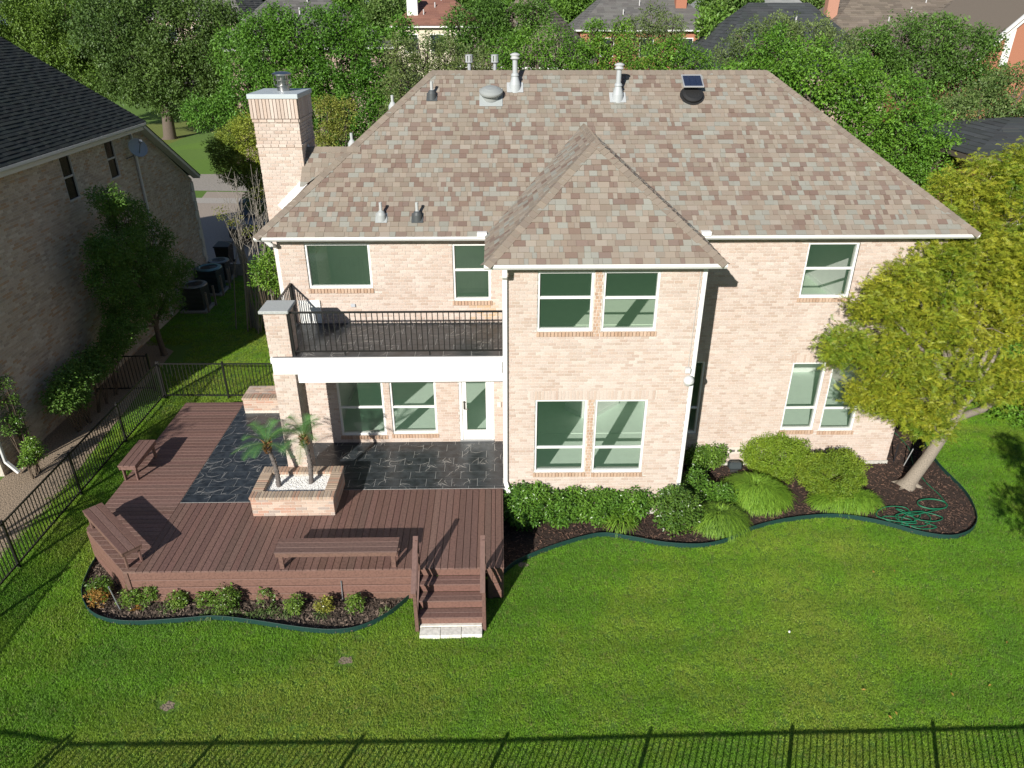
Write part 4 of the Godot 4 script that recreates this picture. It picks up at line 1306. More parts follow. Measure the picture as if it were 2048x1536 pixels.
func frond_cluster(key: String, sd: int) -> ArrayMesh:      # pinnate leaves: a thin stalk with pairs of narrow leaflets
	if T.has(key): return T[key]
	var r := RandomNumberGenerator.new()
	r.seed = sd
	var mb := MB.new()
	for i in 7:
		var d := Vector3(r.randfn(), r.randfn() * 0.6 - 0.1, r.randfn()).normalized()
		var side := d.cross(Vector3.UP + Vector3(r.randf_range(-0.8, 0.8), 0, r.randf_range(-0.8, 0.8))).normalized()
		var nn := side.cross(d).normalized()
		if nn.y < 0: nn = -nn
		var k := r.randf_range(0.6, 1.4)
		var yl := r.randf_range(0.75, 1.3)
		var o := Vector3(r.randfn(), r.randfn(), r.randfn()) * 0.07
		var col := Color(k * yl, k, k)
		var L := r.randf_range(0.10, 0.19)
		for j in 6:
			var p := o + d * (0.02 + L * j / 6.0) - Vector3.UP * 0.03 * (j / 6.0) * (j / 6.0)
			for s in [-1.0, 1.0]:
				var tip: Vector3 = p + side * s * r.randf_range(0.03, 0.05) + d * 0.022 - nn * r.randf_range(-0.005, 0.02)
				mb.tri(p + d * 0.010, tip, p - d * 0.006, nn, col)
	T[key] = mb.mesh()
	return T[key]

var lump := FastNoiseLite.new()

# blobs: [centre, radius]; returns placed clusters through the outer part of each blob
func crown(parent: Node3D, called: String, blobs: Array, mesh: Mesh, m: Material, dens: float, size: float, c1: Color, c2: Color, inner := 0.45, squash := 0.85, gap := -9.0, floor_y := 0.05) -> void:
	var xf := []
	var cs := []
	for b in blobs:
		var c: Vector3 = b[0]
		var r: float = b[1]
		var n := int(dens * r * r)
		var bough := rng.randf()
		for i in n:
			var d := Vector3(rng.randfn(), rng.randfn(), rng.randfn()).normalized()
			var q := c + d * r
			var bulge := 1.0 + 0.38 * lump.get_noise_3dv(q * (1.1 / maxf(r, 0.3)) * 40.0) + rng.randfn() * 0.05
			var p := c + d * Vector3(1, squash, 1) * r * bulge * pow(rng.randf_range(inner * inner * inner, 1.0), 1.0 / 3.0)
			if p.y < floor_y: continue
			if gap > -5.0 and lump.get_noise_3dv(p * (42.0 / maxf(r, 0.4)) + Vector3(0, 90, 0)) < gap: continue
			var buried := false
			for o in blobs:
				if o != b and p.distance_to(o[0]) < o[1] * 0.5: buried = true; break
			if buried: continue
			var s := size * rng.randf_range(0.7, 1.3)
			xf.append(Transform3D(Basis.from_euler(Vector3(rng.randf_range(-0.7, 0.7), rng.randf() * TAU, rng.randf_range(-0.7, 0.7))).scaled(Vector3(s, s, s)), p))
			cs.append(jit(c1.lerp(c2, lerpf(bough, rng.randf(), 0.6)), 0.15))     # tone differs from bough to bough and twig to twig
	scatter(parent, called, mesh, m, xf, cs)

func limbs(parent: Node3D, base: Vector3, fork: Vector3, blobs: Array, r0: float, col: Color) -> void:
	var mb := MB.new()
	var mid := base.lerp(fork, 0.5) + Vector3(rng.randf_range(-0.06, 0.06), 0, rng.randf_range(-0.06, 0.06)) * (fork - base).length() * 0.4
	mb.tube([base - Vector3.UP * 0.05, base + (mid - base) * 0.12, mid, fork], [r0 * 1.5, r0 * 1.08, r0 * 0.92, r0 * 0.8], 10, col)
	part(parent, "trunk", mb.mesh(), M.bark)
	var br := MB.new()
	for b in blobs:
		var c: Vector3 = b[0]
		var s := fork.lerp(base, rng.randf() * 0.15)
		var m1 := s.lerp(c, 0.5) + Vector3(rng.randf_range(-0.12, 0.12), rng.randf_range(0.0, 0.15), rng.randf_range(-0.12, 0.12)) * (c - s).length()
		var rr := r0 * 0.5
		br.tube([s, m1, c], [rr, rr * 0.6, rr * 0.25], 6, col, false)
		for k in 4:
			var d: Vector3 = Vector3(rng.randfn(), absf(rng.randfn()) * 0.6, rng.randfn()).normalized() * b[1] * 0.85
			br.tube([m1.lerp(c, 0.6), c + d * 0.5 + Vector3.UP * 0.05, c + d], [rr * 0.3, rr * 0.2, rr * 0.08], 4, col, false)
	stuff(part(parent, "branches", br.mesh(), M.bark))

func px_blobs(list: Array, plane: String, at: float) -> Array:
	var out := []
	for q in list:
		var p: Vector3 = on_z(q[0], q[1], at) if plane == "z" else on_x(q[0], q[1], at)
		if q.size() > 3: p = on_z(q[0], q[1], q[3])
		out.append([p, q[2] * px_size(p)])
	return out

func tree(called: String, label: String, blobs: Array, base: Vector3, r0: float, leaf: Array, dens: float, c1: Color, c2: Color, group := "", fork_h := 0.45, size := 1.0, m := "leaf", inner := 0.5) -> Node3D:
	var o := thing(called, label, "tree", base, group)
	var mid := Vector3.ZERO
	for b in blobs: mid += b[0] / blobs.size()
	limbs(o, base, base.lerp(Vector3(base.x * 0.6 + mid.x * 0.4, mid.y, base.z * 0.6 + mid.z * 0.4), fork_h), blobs, r0, Color(0.15, 0.12, 0.095))
	crown(o, "crown", blobs, leaf_cluster(leaf[0], leaf[1], leaf[2], leaf[3], leaf[4], leaf[5]), M[m], dens * 3.2, size, c1, c2, inner, 0.85, -0.12)
	return o

func shrub(called: String, label: String, category: String, blobs: Array, leaf: Array, dens: float, c1: Color, c2: Color, m := "gloss_leaf", group := "", stems := true, inner := 0.35) -> Node3D:
	var mid := Vector3.ZERO
	for b in blobs: mid += b[0] / blobs.size()
	var base := Vector3(mid.x, 0, mid.z)
	var o := thing(called, label, category, base, group)
	if stems:
		var mb := MB.new()
		for b in blobs:
			for k in 4:
				var e: Vector3 = b[0] + Vector3(rng.randfn(), rng.randf() * 0.8, rng.randfn()) * b[1] * 0.45
				var s := base.lerp(Vector3(b[0].x, 0, b[0].z), 0.7) + Vector3(rng.randfn(), 0, rng.randfn()) * 0.04
				mb.tube([s, s.lerp(e, 0.5) + Vector3(rng.randfn(), 0, rng.randfn()) * b[1] * 0.08, e], [0.016, 0.011, 0.005], 5, Color(0.16, 0.12, 0.085), false)
		stuff(part(o, "stems", mb.mesh(), M.bark))
	crown(o, "foliage", blobs, leaf_cluster(leaf[0], leaf[1], leaf[2], leaf[3], leaf[4], leaf[5]), M[m], dens * 1.25, 1.0, c1, c2, inner, 0.9)
	return o

func strap_clump(label: String, c: Vector3, rx: float, rz: float, h: float, n: int, c1: Color, c2: Color) -> void:
	var o := thing("grassy_clump", label, "plant", c, "arching grassy plants in the bed")
	if not T.has("strap"):
		var mb := MB.new()
		var prev := [Vector3(-0.006, 0, 0), Vector3(0.006, 0, 0)]
		for k in range(1, 6):
			var t := k / 5.0
			var p := Vector3(0, 0.75 * t - 0.75 * t * t * t * 0.75, 0.75 * t * t)
			var w := 0.0065 * (1.0 - t * 0.85)
			var cur := [p + Vector3(-w, 0, 0), p + Vector3(w, 0, 0)]
			var kk := 0.8 + 0.35 * t
			mb.quad(prev[0], prev[1], cur[1], cur[0], Vector3(0, 1, -0.3), Color(kk, kk, kk))
			prev = cur
		T["strap"] = mb.mesh()
	var xf := []
	var cs := []
	for i in n:
		var a := rng.randf() * TAU
		var q := sqrt(rng.randf())
		var p := c + Vector3(cos(a) * rx * q * 0.9, h * 0.62 * (1.0 - q * q) * rng.randf_range(0.75, 1.0), sin(a) * rz * q * 0.9)
		var s := rng.randf_range(0.75, 1.2) * minf(0.46, 0.22 + h * 0.6)
		var b := Basis(Vector3.UP, PI / 2 - a + rng.randfn() * 0.9) * Basis(Vector3.RIGHT, rng.randfn() * 0.3 + 0.15 + 0.4 * q)
		xf.append(Transform3D(b * Basis.from_scale(Vector3(1.9, s, s * 0.85)), p))
		cs.append(jit(c1.lerp(c2, rng.randf()), 0.15))
	scatter(o, "leaves", T.strap, M.blade, xf, cs)

func palm(label: String, base: Vector3, top: Vector3, sd: int) -> void:
	var o := thing("palm_tree", label, "palm", base, "small palms in the brick planter")
	var r := RandomNumberGenerator.new()
	r.seed = sd
	var tr := MB.new()
	var pts := PackedVector3Array()
	var rad := PackedFloat32Array()
	for k in 25:
		var t := k / 24.0
		pts.append(base.lerp(top, t) + Vector3(0.05 * sin(t * PI), 0, 0))
		rad.append(lerpf(0.052, 0.036, t) + (0.008 if k % 2 else 0.0))
	tr.tube(pts, rad, 10, Color(0.17, 0.15, 0.14))
	for k in 90:
		var t := r.randf() * 0.95
		var a := r.randf() * TAU
		var p := base.lerp(top, t) + Vector3(0.05 * sin(t * PI), 0, 0)
		var d := Vector3(cos(a), 0.5, sin(a)).normalized()
		tr.bar(p + d * 0.035, p + d * 0.065 + Vector3.UP * 0.02, 0.022, 0.008, jit(Color(0.20, 0.17, 0.15), 0.3))
	part(o, "trunk", tr.mesh(), M.bark)
	var fb := MB.new()
	for k in 70:
		var a := r.randf() * TAU
		var y := r.randf_range(-0.16, 0.12)
		var d := Vector3(cos(a), 0.9, sin(a)).normalized()
		var p := top + Vector3(cos(a) * 0.035, y, sin(a) * 0.035)
		fb.bar(p, p + d * r.randf_range(0.06, 0.13), 0.025, 0.01, jit(Color(0.28, 0.15, 0.055), 0.3))
	part(o, "fibre_sheath", fb.mesh(), M.bark)
	for k in 13:
		var a := TAU * k / 13.0 * 5.0 + r.randf() * 0.4
		var lift := r.randf_range(0.1, 1.2) if k > 5 else r.randf_range(1.2, 2.1)
		var out := Vector3(cos(a), 0, sin(a))
		var L := r.randf_range(0.66, 0.86)
		var mb := MB.new()
		var sp := PackedVector3Array()
		for j in 13:
			var t := j / 12.0
			sp.append(top + Vector3.UP * 0.10 + out * (L * t * (1.0 - 0.28 * lift)) + Vector3.UP * (L * (lift * 0.72 * t - (0.34 + 0.22 * lift) * t * t)))
		mb.tube(sp, [0.009, 0.006, 0.003], 5, Color(0.16, 0.20, 0.06), false)
		var side := out.cross(Vector3.UP)
		for j in 30:
			var t := 0.12 + 0.88 * j / 29.0
			var f := t * 12.0
			var i0 := mini(int(f), 11)
			var p := sp[i0].lerp(sp[i0 + 1], f - i0)
			var dr := (sp[i0 + 1] - sp[i0]).normalized()
			var up := side.cross(dr).normalized()
			if up.y < 0: up = -up
			var ll := 0.20 * sin(PI * clampf(0.12 + 0.8 * t, 0, 1)) + 0.03
			for s in [-1.0, 1.0]:
				var dd: Vector3 = (side * s + dr * 0.75 + up * 0.22).normalized()
				var tip := p + dd * ll - Vector3.UP * ll * 0.12
				var kk := r.randf_range(0.8, 1.2)
				mb.tri(p - dr * 0.004, p + dr * 0.006, tip, up, Color(0.10 * kk, 0.27 * kk, 0.07 * kk))
		part(o, "frond", mb.mesh(), M.leaf)

# ------------------------------------------------------------------ ground
var bed_house := PackedVector2Array()
var bed_deck := PackedVector2Array()
var edge_house := PackedVector2Array()
var edge_deck := PackedVector2Array()

func smooth_line(p: Array, per := 8) -> PackedVector2Array:
	var out := PackedVector2Array()
	for i in p.size() - 1:
		var a: Vector2 = p[maxi(i - 1, 0)]
		var b: Vector2 = p[i]
		var c: Vector2 = p[i + 1]
		var d: Vector2 = p[mini(i + 2, p.size() - 1)]
		for k in per: out.append(b.cubic_interpolate(c, a, d, float(k) / per))
	out.append(p[p.size() - 1])
	return out

func ground_line(px: Array) -> Array:
	var out := []
	for q in px:
		var g := on_y(q[0], q[1], 0.0)
		out.append(Vector2(g.x, g.z))
	return out

func rise(x: float, z: float) -> float:
	return 3.4 * smoothstep(-40.0, -62.0, z) * smoothstep(-20.0, -10.0, x) + 2.0 * smoothstep(-70.0, -120.0, z)

func sheet(called: String, p: PackedVector2Array, y: float, m: Material, col: Color, label := "") -> void:
	var mb := MB.new()
	var ix := Geometry2D.triangulate_polygon(p)
	for k in range(0, ix.size(), 3):
		mb.tri(Vector3(p[ix[k]].x, y, p[ix[k]].y), Vector3(p[ix[k + 1]].x, y, p[ix[k + 1]].y), Vector3(p[ix[k + 2]].x, y, p[ix[k + 2]].y), Vector3.UP, col)
	structure(called, mb, m, label)

func on_lawn(x: float, z: float) -> bool:
	if z > ZR - 7.5 and z < ZR + 0.05 and x > -5.1 and x < 10.4: return false
	if x > 0.1 and x < 4.2 and z < ZB + 0.05 and z > -2: return false
	if x > -8.98 and x < 0.1 and z > -3.15 and z < 3.95 and x > deck_left(z) - 0.02: return false
	if x > -1.7 and x < -0.28 and z > 3.9 and z < 4.78: return false
	if x > -1.6 and x < -0.38 and z > 4.7 and z < 4.97: return false
	var q := Vector2(x, z)
	return not Geometry2D.is_point_in_polygon(q, bed_house) and not Geometry2D.is_point_in_polygon(q, bed_deck)

func build_ground() -> void:
	# ground as one sheet with a gentle rise far behind
	var mb := MB.new()
	var xs := []
	var zs := []
	for i in 41: xs.append(-300.0 + i * 15.0)
	for i in 45: zs.append(60.0 - i * 10.0)
	for i in 40:
		for j in 44:
			var c := []
			for q in [[0, 0], [1, 0], [1, 1], [0, 1]]: c.append(Vector3(xs[i + q[0]], rise(xs[i + q[0]], zs[j + q[1]]) - 0.004, zs[j + q[1]]))
			mb.tri(c[0], c[1], c[2], Vector3.UP, Color(0.105, 0.20, 0.022))
			mb.tri(c[0], c[2], c[3], Vector3.UP, Color(0.105, 0.20, 0.022))
	structure("ground", mb, M.lawn)
	edge_house = smooth_line(ground_line([[1008, 1148], [1035, 1127], [1100, 1100], [1165, 1080], [1210, 1073], [1265, 1081], [1330, 1092], [1400, 1095], [1450, 1085], [1500, 1062], [1560, 1046], [1640, 1036], [1700, 1038], [1770, 1051], [1830, 1068], [1880, 1077], [1915, 1076], [1943, 1062], [1951, 1036], [1930, 990], [1880, 938], [1852, 900], [1838, 865]]))
	edge_deck = smooth_line(ground_line([[196, 1118], [178, 1150], [166, 1190], [180, 1225], [215, 1244], [270, 1250], [360, 1245], [430, 1240], [500, 1247], [600, 1262], [670, 1267], [725, 1258], [780, 1230], [836, 1182]]))
	bed_house = edge_house.duplicate()
	for q in [Vector2(12.0, -6.0), Vector2(10.33, -6.0), Vector2(10.33, ZR + 0.02), Vector2(4.16, ZR + 0.02), Vector2(4.16, ZB + 0.02), Vector2(0.0, ZB + 0.02)]: bed_house.append(q)
	bed_deck = edge_deck.duplicate()
	for q in [Vector2(-1.7, 3.6), Vector2(-7.4, 3.6), Vector2(-8.7, 2.5)]: bed_deck.append(q)
	var mulch := Color(0.052, 0.033, 0.025)
	sheet("mulch_bed", bed_house, 0.03, M.soil, mulch, "dark bark mulch bed along the house")
	sheet("mulch_bed", bed_deck, 0.03, M.soil, Color(0.075, 0.055, 0.043), "grey brown mulch bed in front of the deck")
	for e in [[edge_house, "wavy dark green edging strip between the lawn and the house bed"], [edge_deck, "curved dark green edging strip round the deck bed"]]:
		var line: PackedVector2Array = e[0]
		var em := MB.new()
		for i in line.size() - 1:
			var a := Vector3(line[i].x, 0.045, line[i].y)
			var b := Vector3(line[i + 1].x, 0.045, line[i + 1].y)
			em.bar(a, b + (b - a) * 0.02, 0.014, 0.15, Color(0.014, 0.050, 0.040), 0.003)
		tag(part(self, "garden_edging", em.mesh(), M.plastic), e[1], "edging")
	# bark chips
	var ch := MB.new()
	ch.bevel(Transform3D(), Vector3(0.06, 0.008, 0.018), 0.002, Color.WHITE)
	for e in [[bed_house, 9500, Vector2(0, -3), Vector2(12, 3.2), Color(0.075, 0.043, 0.030), "dark bark chips covering the bed along the house"], [bed_deck, 3400, Vector2(-8.9, 2.4), Vector2(-1.6, 4.9), Color(0.115, 0.085, 0.065), "greyish bark chips covering the bed before the deck"]]:
		var xf := []
		var cs := []
		while xf.size() < e[1]:
			var q := Vector2(rng.randf_range(e[2].x, e[3].x), rng.randf_range(e[2].y, e[3].y))
			if not Geometry2D.is_point_in_polygon(q, e[0]): continue
			var s := rng.randf_range(0.4, 1.3)
			xf.append(Transform3D(Basis.from_euler(Vector3(rng.randf_range(-0.4, 0.4), rng.randf() * TAU, rng.randf_range(-0.4, 0.4))).scaled(Vector3(s, s, s * rng.randf_range(0.6, 1.6))), Vector3(q.x, 0.036 + rng.randf() * 0.02, q.y)))
			var k := pow(rng.randf(), 2.0) * 2.4 + 0.35
			cs.append(Color(e[4].r * k, e[4].g * k, e[4].b * k))
		tag(scatter(self, "bark_chips", ch.mesh(), M.chip, xf, cs), e[5], "mulch", "", "stuff")
	# grass blades
	var gr := RandomNumberGenerator.new()
	gr.seed = 5
	var tufts := []
	for v in 2:
		var tm := MB.new()
		for k in 18:
			var a := gr.randf() * TAU
			var q := sqrt(gr.randf()) * 0.055
			var p := Vector3(cos(a) * q, 0, sin(a) * q)
			var b := gr.randf() * TAU
			var w := Vector3(cos(b), 0, sin(b)) * 0.0042
			var ln := gr.randf_range(0.028, 0.052)
			var d := Vector3(gr.randfn() * 0.85, 1.0, gr.randfn() * 0.85).normalized() * ln
			var k1 := gr.randf_range(0.7, 1.3)
			var nn := (w.cross(d)).normalized()
			if nn.y < 0: nn = -nn
			nn += Vector3.UP * 0.35
			tm.tris(p - w, p + w, p + d, nn.normalized(), nn.normalized(), nn.normalized(), Color(k1, k1, k1 * 0.9))
		tufts.append(tm.mesh())
	var nz := FastNoiseLite.new()
	nz.seed = 31; nz.frequency = 0.16; nz.fractal_octaves = 4
	var nz2 := FastNoiseLite.new()
	nz2.seed = 8; nz2.frequency = 0.9; nz2.fractal_octaves = 3
	var sets := [[], []]
	var cols := [[], []]
	var bare := [on_y(335, 1412), on_y(690, 1322), on_y(1045, 1130)]
	var tries := 0
	var areas := [[-12.5, 17.0, -3.5, 8.6, 185000], [-12.8, -5.2, -16.0, -3.3, 16000], [10.5, 17.0, -9.0, -3.5, 8000]]
	for A in areas:
		for i in A[4]:
			var x: float = rng.randf_range(A[0], A[1])
			var z: float = rng.randf_range(A[2], A[3])
			if not on_lawn(x, z): continue
			if x < -10.6 and z > -9.0 + 0.0 and rng.randf() < smoothstep(-10.6, -11.3, x): continue
			var dry := nz.get_noise_2d(x, z) + 0.35 * nz2.get_noise_2d(x, z)
			var skip := false
			for b in bare:
				var d := Vector2(b.x - x, b.z - z).length()
				if rng.randf() < 0.95 * (1.0 - smoothstep(0.06, 0.24, d + 0.16 * nz2.get_noise_2d(x * 3, z * 3))): skip = true
			if skip: continue
			var v := rng.randi() % 2
			var s := rng.randf_range(0.75, 1.25) * (1.0 + 0.35 * smoothstep(-6.0, -9.0, x))
			sets[v].append(Transform3D(Basis(Vector3.UP, rng.randf() * TAU).scaled(Vector3(s, s, s)), Vector3(x, 0, z)))
			var c := Color(0.205, 0.420, 0.018).lerp(Color(0.320, 0.430, 0.050), clampf(dry * 1.4 + 0.25, 0, 1)).lerp(Color(0.155, 0.360, 0.026), clampf(-dry * 1.6, 0, 1))
			if rng.randf() < 0.06: c = c.lerp(Color(0.30, 0.25, 0.11), 0.6)
			var mow := 0.13 * sin(z * 5.6 + 0.5 * sin(x * 0.4)) * (0.5 + nz2.get_noise_2d(x * 0.3, z * 2.0))
			cols[v].append(jit(c * (1.0 + mow), 0.2))
	for b in bare:
		var bp := PackedVector2Array()
		for k in 14:
			var a := TAU * k / 14.0
			var q := 0.12 + 0.08 * nz2.get_noise_2d(b.x * 9 + cos(a) * 3, b.z * 9 + sin(a) * 3)
			bp.append(Vector2(b.x + cos(a) * q, b.z + sin(a) * q * 0.8))
		sheet("bare_earth_patch", bp, 0.003, M.soil, Color(0.27, 0.215, 0.155), "small bare earth patch in the lawn")
	for v in 2:
		tag(scatter(self, "grass", tufts[v], M.blade, sets[v], cols[v]), "mown green lawn grass behind the house", "grass", "", "stuff")
	# bare earth by the neighbour, street, pavements and the lawn across it
	var dirt := PackedVector2Array([Vector2(-12.9, 5.5), Vector2(-11.2, 5.0), Vector2(-11.0, 1.0), Vector2(-11.3, -3.5), Vector2(-11.6, -8.5), Vector2(-12.9, -9.5)])
	sheet("dirt_strip", dirt, 0.004, M.soil, Color(0.34, 0.26, 0.185), "bare sandy earth along the neighbouring wall")
	var conc := Color(0.40, 0.37, 0.33)
	sheet("street", PackedVector2Array([Vector2(-60, -37.5), Vector2(-6, -33.5), Vector2(30, -33.5), Vector2(30, -42), Vector2(-6, -42.5), Vector2(-60, -51)]), 0.004, M.road, Color(0.33, 0.30, 0.265), "pale concrete street")
	sheet("sidewalk", PackedVector2Array([Vector2(-60, -54), Vector2(-6, -46), Vector2(30, -45.5), Vector2(30, -47), Vector2(-6, -47.6), Vector2(-60, -56)]), 0.02, M.concrete, conc)
	sheet("sidewalk", PackedVector2Array([Vector2(-60, -33.0), Vector2(-6, -30.2), Vector2(-6, -31.6), Vector2(-60, -34.6)]), 0.02, M.concrete, conc)
	sheet("driveway", PackedVector2Array([Vector2(-16.5, -17.2), Vector2(-7.5, -17.0), Vector2(-8.5, -33.4), Vector2(-19.5, -34.2)]), 0.012, M.concrete, Color(0.36, 0.30, 0.25), "tan concrete driveway behind the side yard")
	sheet("driveway", PackedVector2Array([Vector2(-25.5, -50), Vector2(-22.5, -49.5), Vector2(-25.5, -66), Vector2(-29, -66)]), 0.014, M.concrete, Color(0.40, 0.30, 0.24), "driveway across the street")
	var far_lawn := PackedVector2Array()
	for k in 24:
		var a := TAU * k / 24.0
		far_lawn.append(Vector2(-32.5 + cos(a) * 7.0, -61.0 + sin(a) * 8.5))
	sheet("lawn", far_lawn, 0.008, M.lawn, Color(0.16, 0.20, 0.03), "sunlit front lawn across the street")
	var verge := PackedVector2Array([Vector2(-27.5, -50.6), Vector2(-24.0, -50.0), Vector2(-24.4, -52.0), Vector2(-28.2, -52.6)])
	sheet("lawn", verge, 0.03, M.lawn, Color(0.13, 0.18, 0.03), "small grass verge beside the street")
	var low := MB.new()
	low.bbox(Vector3(-12.4, 0, -17.0), Vector3(-6.0, 0.55, -16.8), Color(0.30, 0.28, 0.25))
	tag(part(self, "retaining_wall", low.mesh(), M.concrete), "low weathered concrete wall at the end of the shaded side yard", "wall")

# ------------------------------------------------------------------ small garden things
func build_small_things() -> void:
	for q in [[482, -0.4, "thin grey metal stake leaning in the deck bed between two shrubs near the deck corner", on_y(242, 1222), 0.62], [0, 0.05, "thin grey metal stake standing in the deck bed close to the stair", on_y(686, 1203), 0.52]]:
		var p: Vector3 = q[3]
		var mb := MB.new()
		mb.tube([p, p + Vector3(q[1] * 0.25, q[4], -0.02)], [0.012], 8, Color(0.42, 0.45, 0.48))
		mb.lathe(Transform3D(Basis(), p + Vector3(q[1] * 0.25, q[4], -0.02)), [Vector2(0.016, -0.02), Vector2(0.016, 0.01), Vector2(0, 0.012)], 8, Color(0.35, 0.37, 0.4))
		tag(part(self, "stake", mb.mesh(), M.metal), q[2], "stake", "metal stakes in the beds")
	for q in [[10.55, -0.95, 0.0, "short dark pipe stub upright at the house corner", 0.55], [10.72, -0.75, 0.35, "short grey pipe stub leaning at the house corner", 0.5]]:
		var p := Vector3(q[0], 0.02, q[1])
		var mb := MB.new()
		mb.tube([p, p + Vector3(q[2] * 0.5, q[4], -q[2] * 0.2)], [0.016], 8, Color(0.05, 0.05, 0.055) if q[2] == 0.0 else Color(0.28, 0.29, 0.29))
		tag(part(self, "pipe_stub", mb.mesh(), M.metal), q[3], "pipe")
	var c := Vector3(6.12, 0.0, -0.55)
	var bx := thing("floodlight", "dark grey box-shaped garden floodlight on the ground beside the clipped bushes", "light", c)
	var m1 := MB.new()
	m1.bevel(Transform3D(Basis(Vector3.RIGHT, -0.25), c + Vector3(0, 0.24, 0)), Vector3(0.34, 0.2, 0.24), 0.04, Color(0.045, 0.055, 0.06))
	part(bx, "housing", m1.mesh(), M.plastic)
	var m2 := MB.new()
	m2.bevel(Transform3D(Basis(), c + Vector3(0, 0.08, 0)), Vector3(0.2, 0.16, 0.1), 0.01, Color(0.05, 0.05, 0.05))
	part(bx, "base", m2.mesh(), M.plastic)
	# hose
	var pts := PackedVector3Array()
	var knots := []
	var h0 := on_y(1815, 1040)
	for k in 46:
		var a := k * 0.98
		var cx := 9.75 + 0.28 * sin(k * 0.37) + 0.1 * sin(k * 1.7)
		var cz := 1.52 + 0.14 * cos(k * 0.51)
		var r := 0.17 + 0.12 * sin(k * 0.23) + 0.09 * sin(k * 0.9)
		knots.append(Vector3(cx + cos(a) * r * 1.5, 0.055 + 0.012 * sin(k * 2.1) + 0.0009 * k, cz + sin(a) * r))
	for k in 14:
		var a := k * 0.95 + 0.8
		knots.append(Vector3(10.55 + cos(a) * 0.36, 0.06 + 0.002 * k, 0.98 + sin(a) * 0.2))
	for q in [Vector3(10.95, 0.05, 0.62), Vector3(10.9, 0.05, 0.0), Vector3(11.0, 0.05, -0.8), Vector3(11.3, 0.05, -1.7), Vector3(11.2, 0.05, -3.0), Vector3(10.6, 0.05, -4.2)]: knots.append(q)
	for i in knots.size() - 1:
		var a: Vector3 = knots[maxi(i - 1, 0)]
		var b: Vector3 = knots[mini(i + 2, knots.size() - 1)]
		for k in 5: pts.append(knots[i].cubic_interpolate(knots[i + 1], a, b, k / 5.0))
	var hm := MB.new()
	hm.tube(pts, [0.0125], 7, Color(0.010, 0.13, 0.065))
	tag(part(self, "garden_hose", hm.mesh(), M.rubber), "green garden hose lying tangled on the mulch by the leaning tree", "hose")
	var bp := on_y(1578, 1266)
	var bm := MB.new()
	bm.lathe(Transform3D(Basis(), bp), [Vector2(0, 0.012), Vector2(0.016, 0.016), Vector2(0.0215, 0.034), Vector2(0.016, 0.052), Vector2(0, 0.056)], 12, Color(0.82, 0.82, 0.82))
	tag(part(self, "ball", bm.mesh(), M.plastic), "tiny white ball lying alone on the lawn", "ball")
	for i in 14:
		var g := on_y(rng.randf_range(1500, 2040), rng.randf_range(1130, 1440))
		var lm := MB.new()
		var d := Vector3(rng.randfn(), 0, rng.randfn()).normalized() * 0.045
		var s := Vector3(-d.z, 0.012, d.x) * 0.35
		lm.tri(g - d + Vector3.UP * 0.05, g + s + Vector3.UP * 0.062, g + d + Vector3.UP * 0.05, Vector3.UP, Color(0.42, 0.28, 0.06))
		lm.tri(g - d + Vector3.UP * 0.05, g - s + Vector3.UP * 0.056, g + d + Vector3.UP * 0.05, Vector3.UP, Color(0.40, 0.26, 0.05))
		tag(part(self, "fallen_leaf", lm.mesh(), M.leaf), "fallen yellow leaf lying on the lawn", "leaf", "fallen yellow leaves on the lawn")

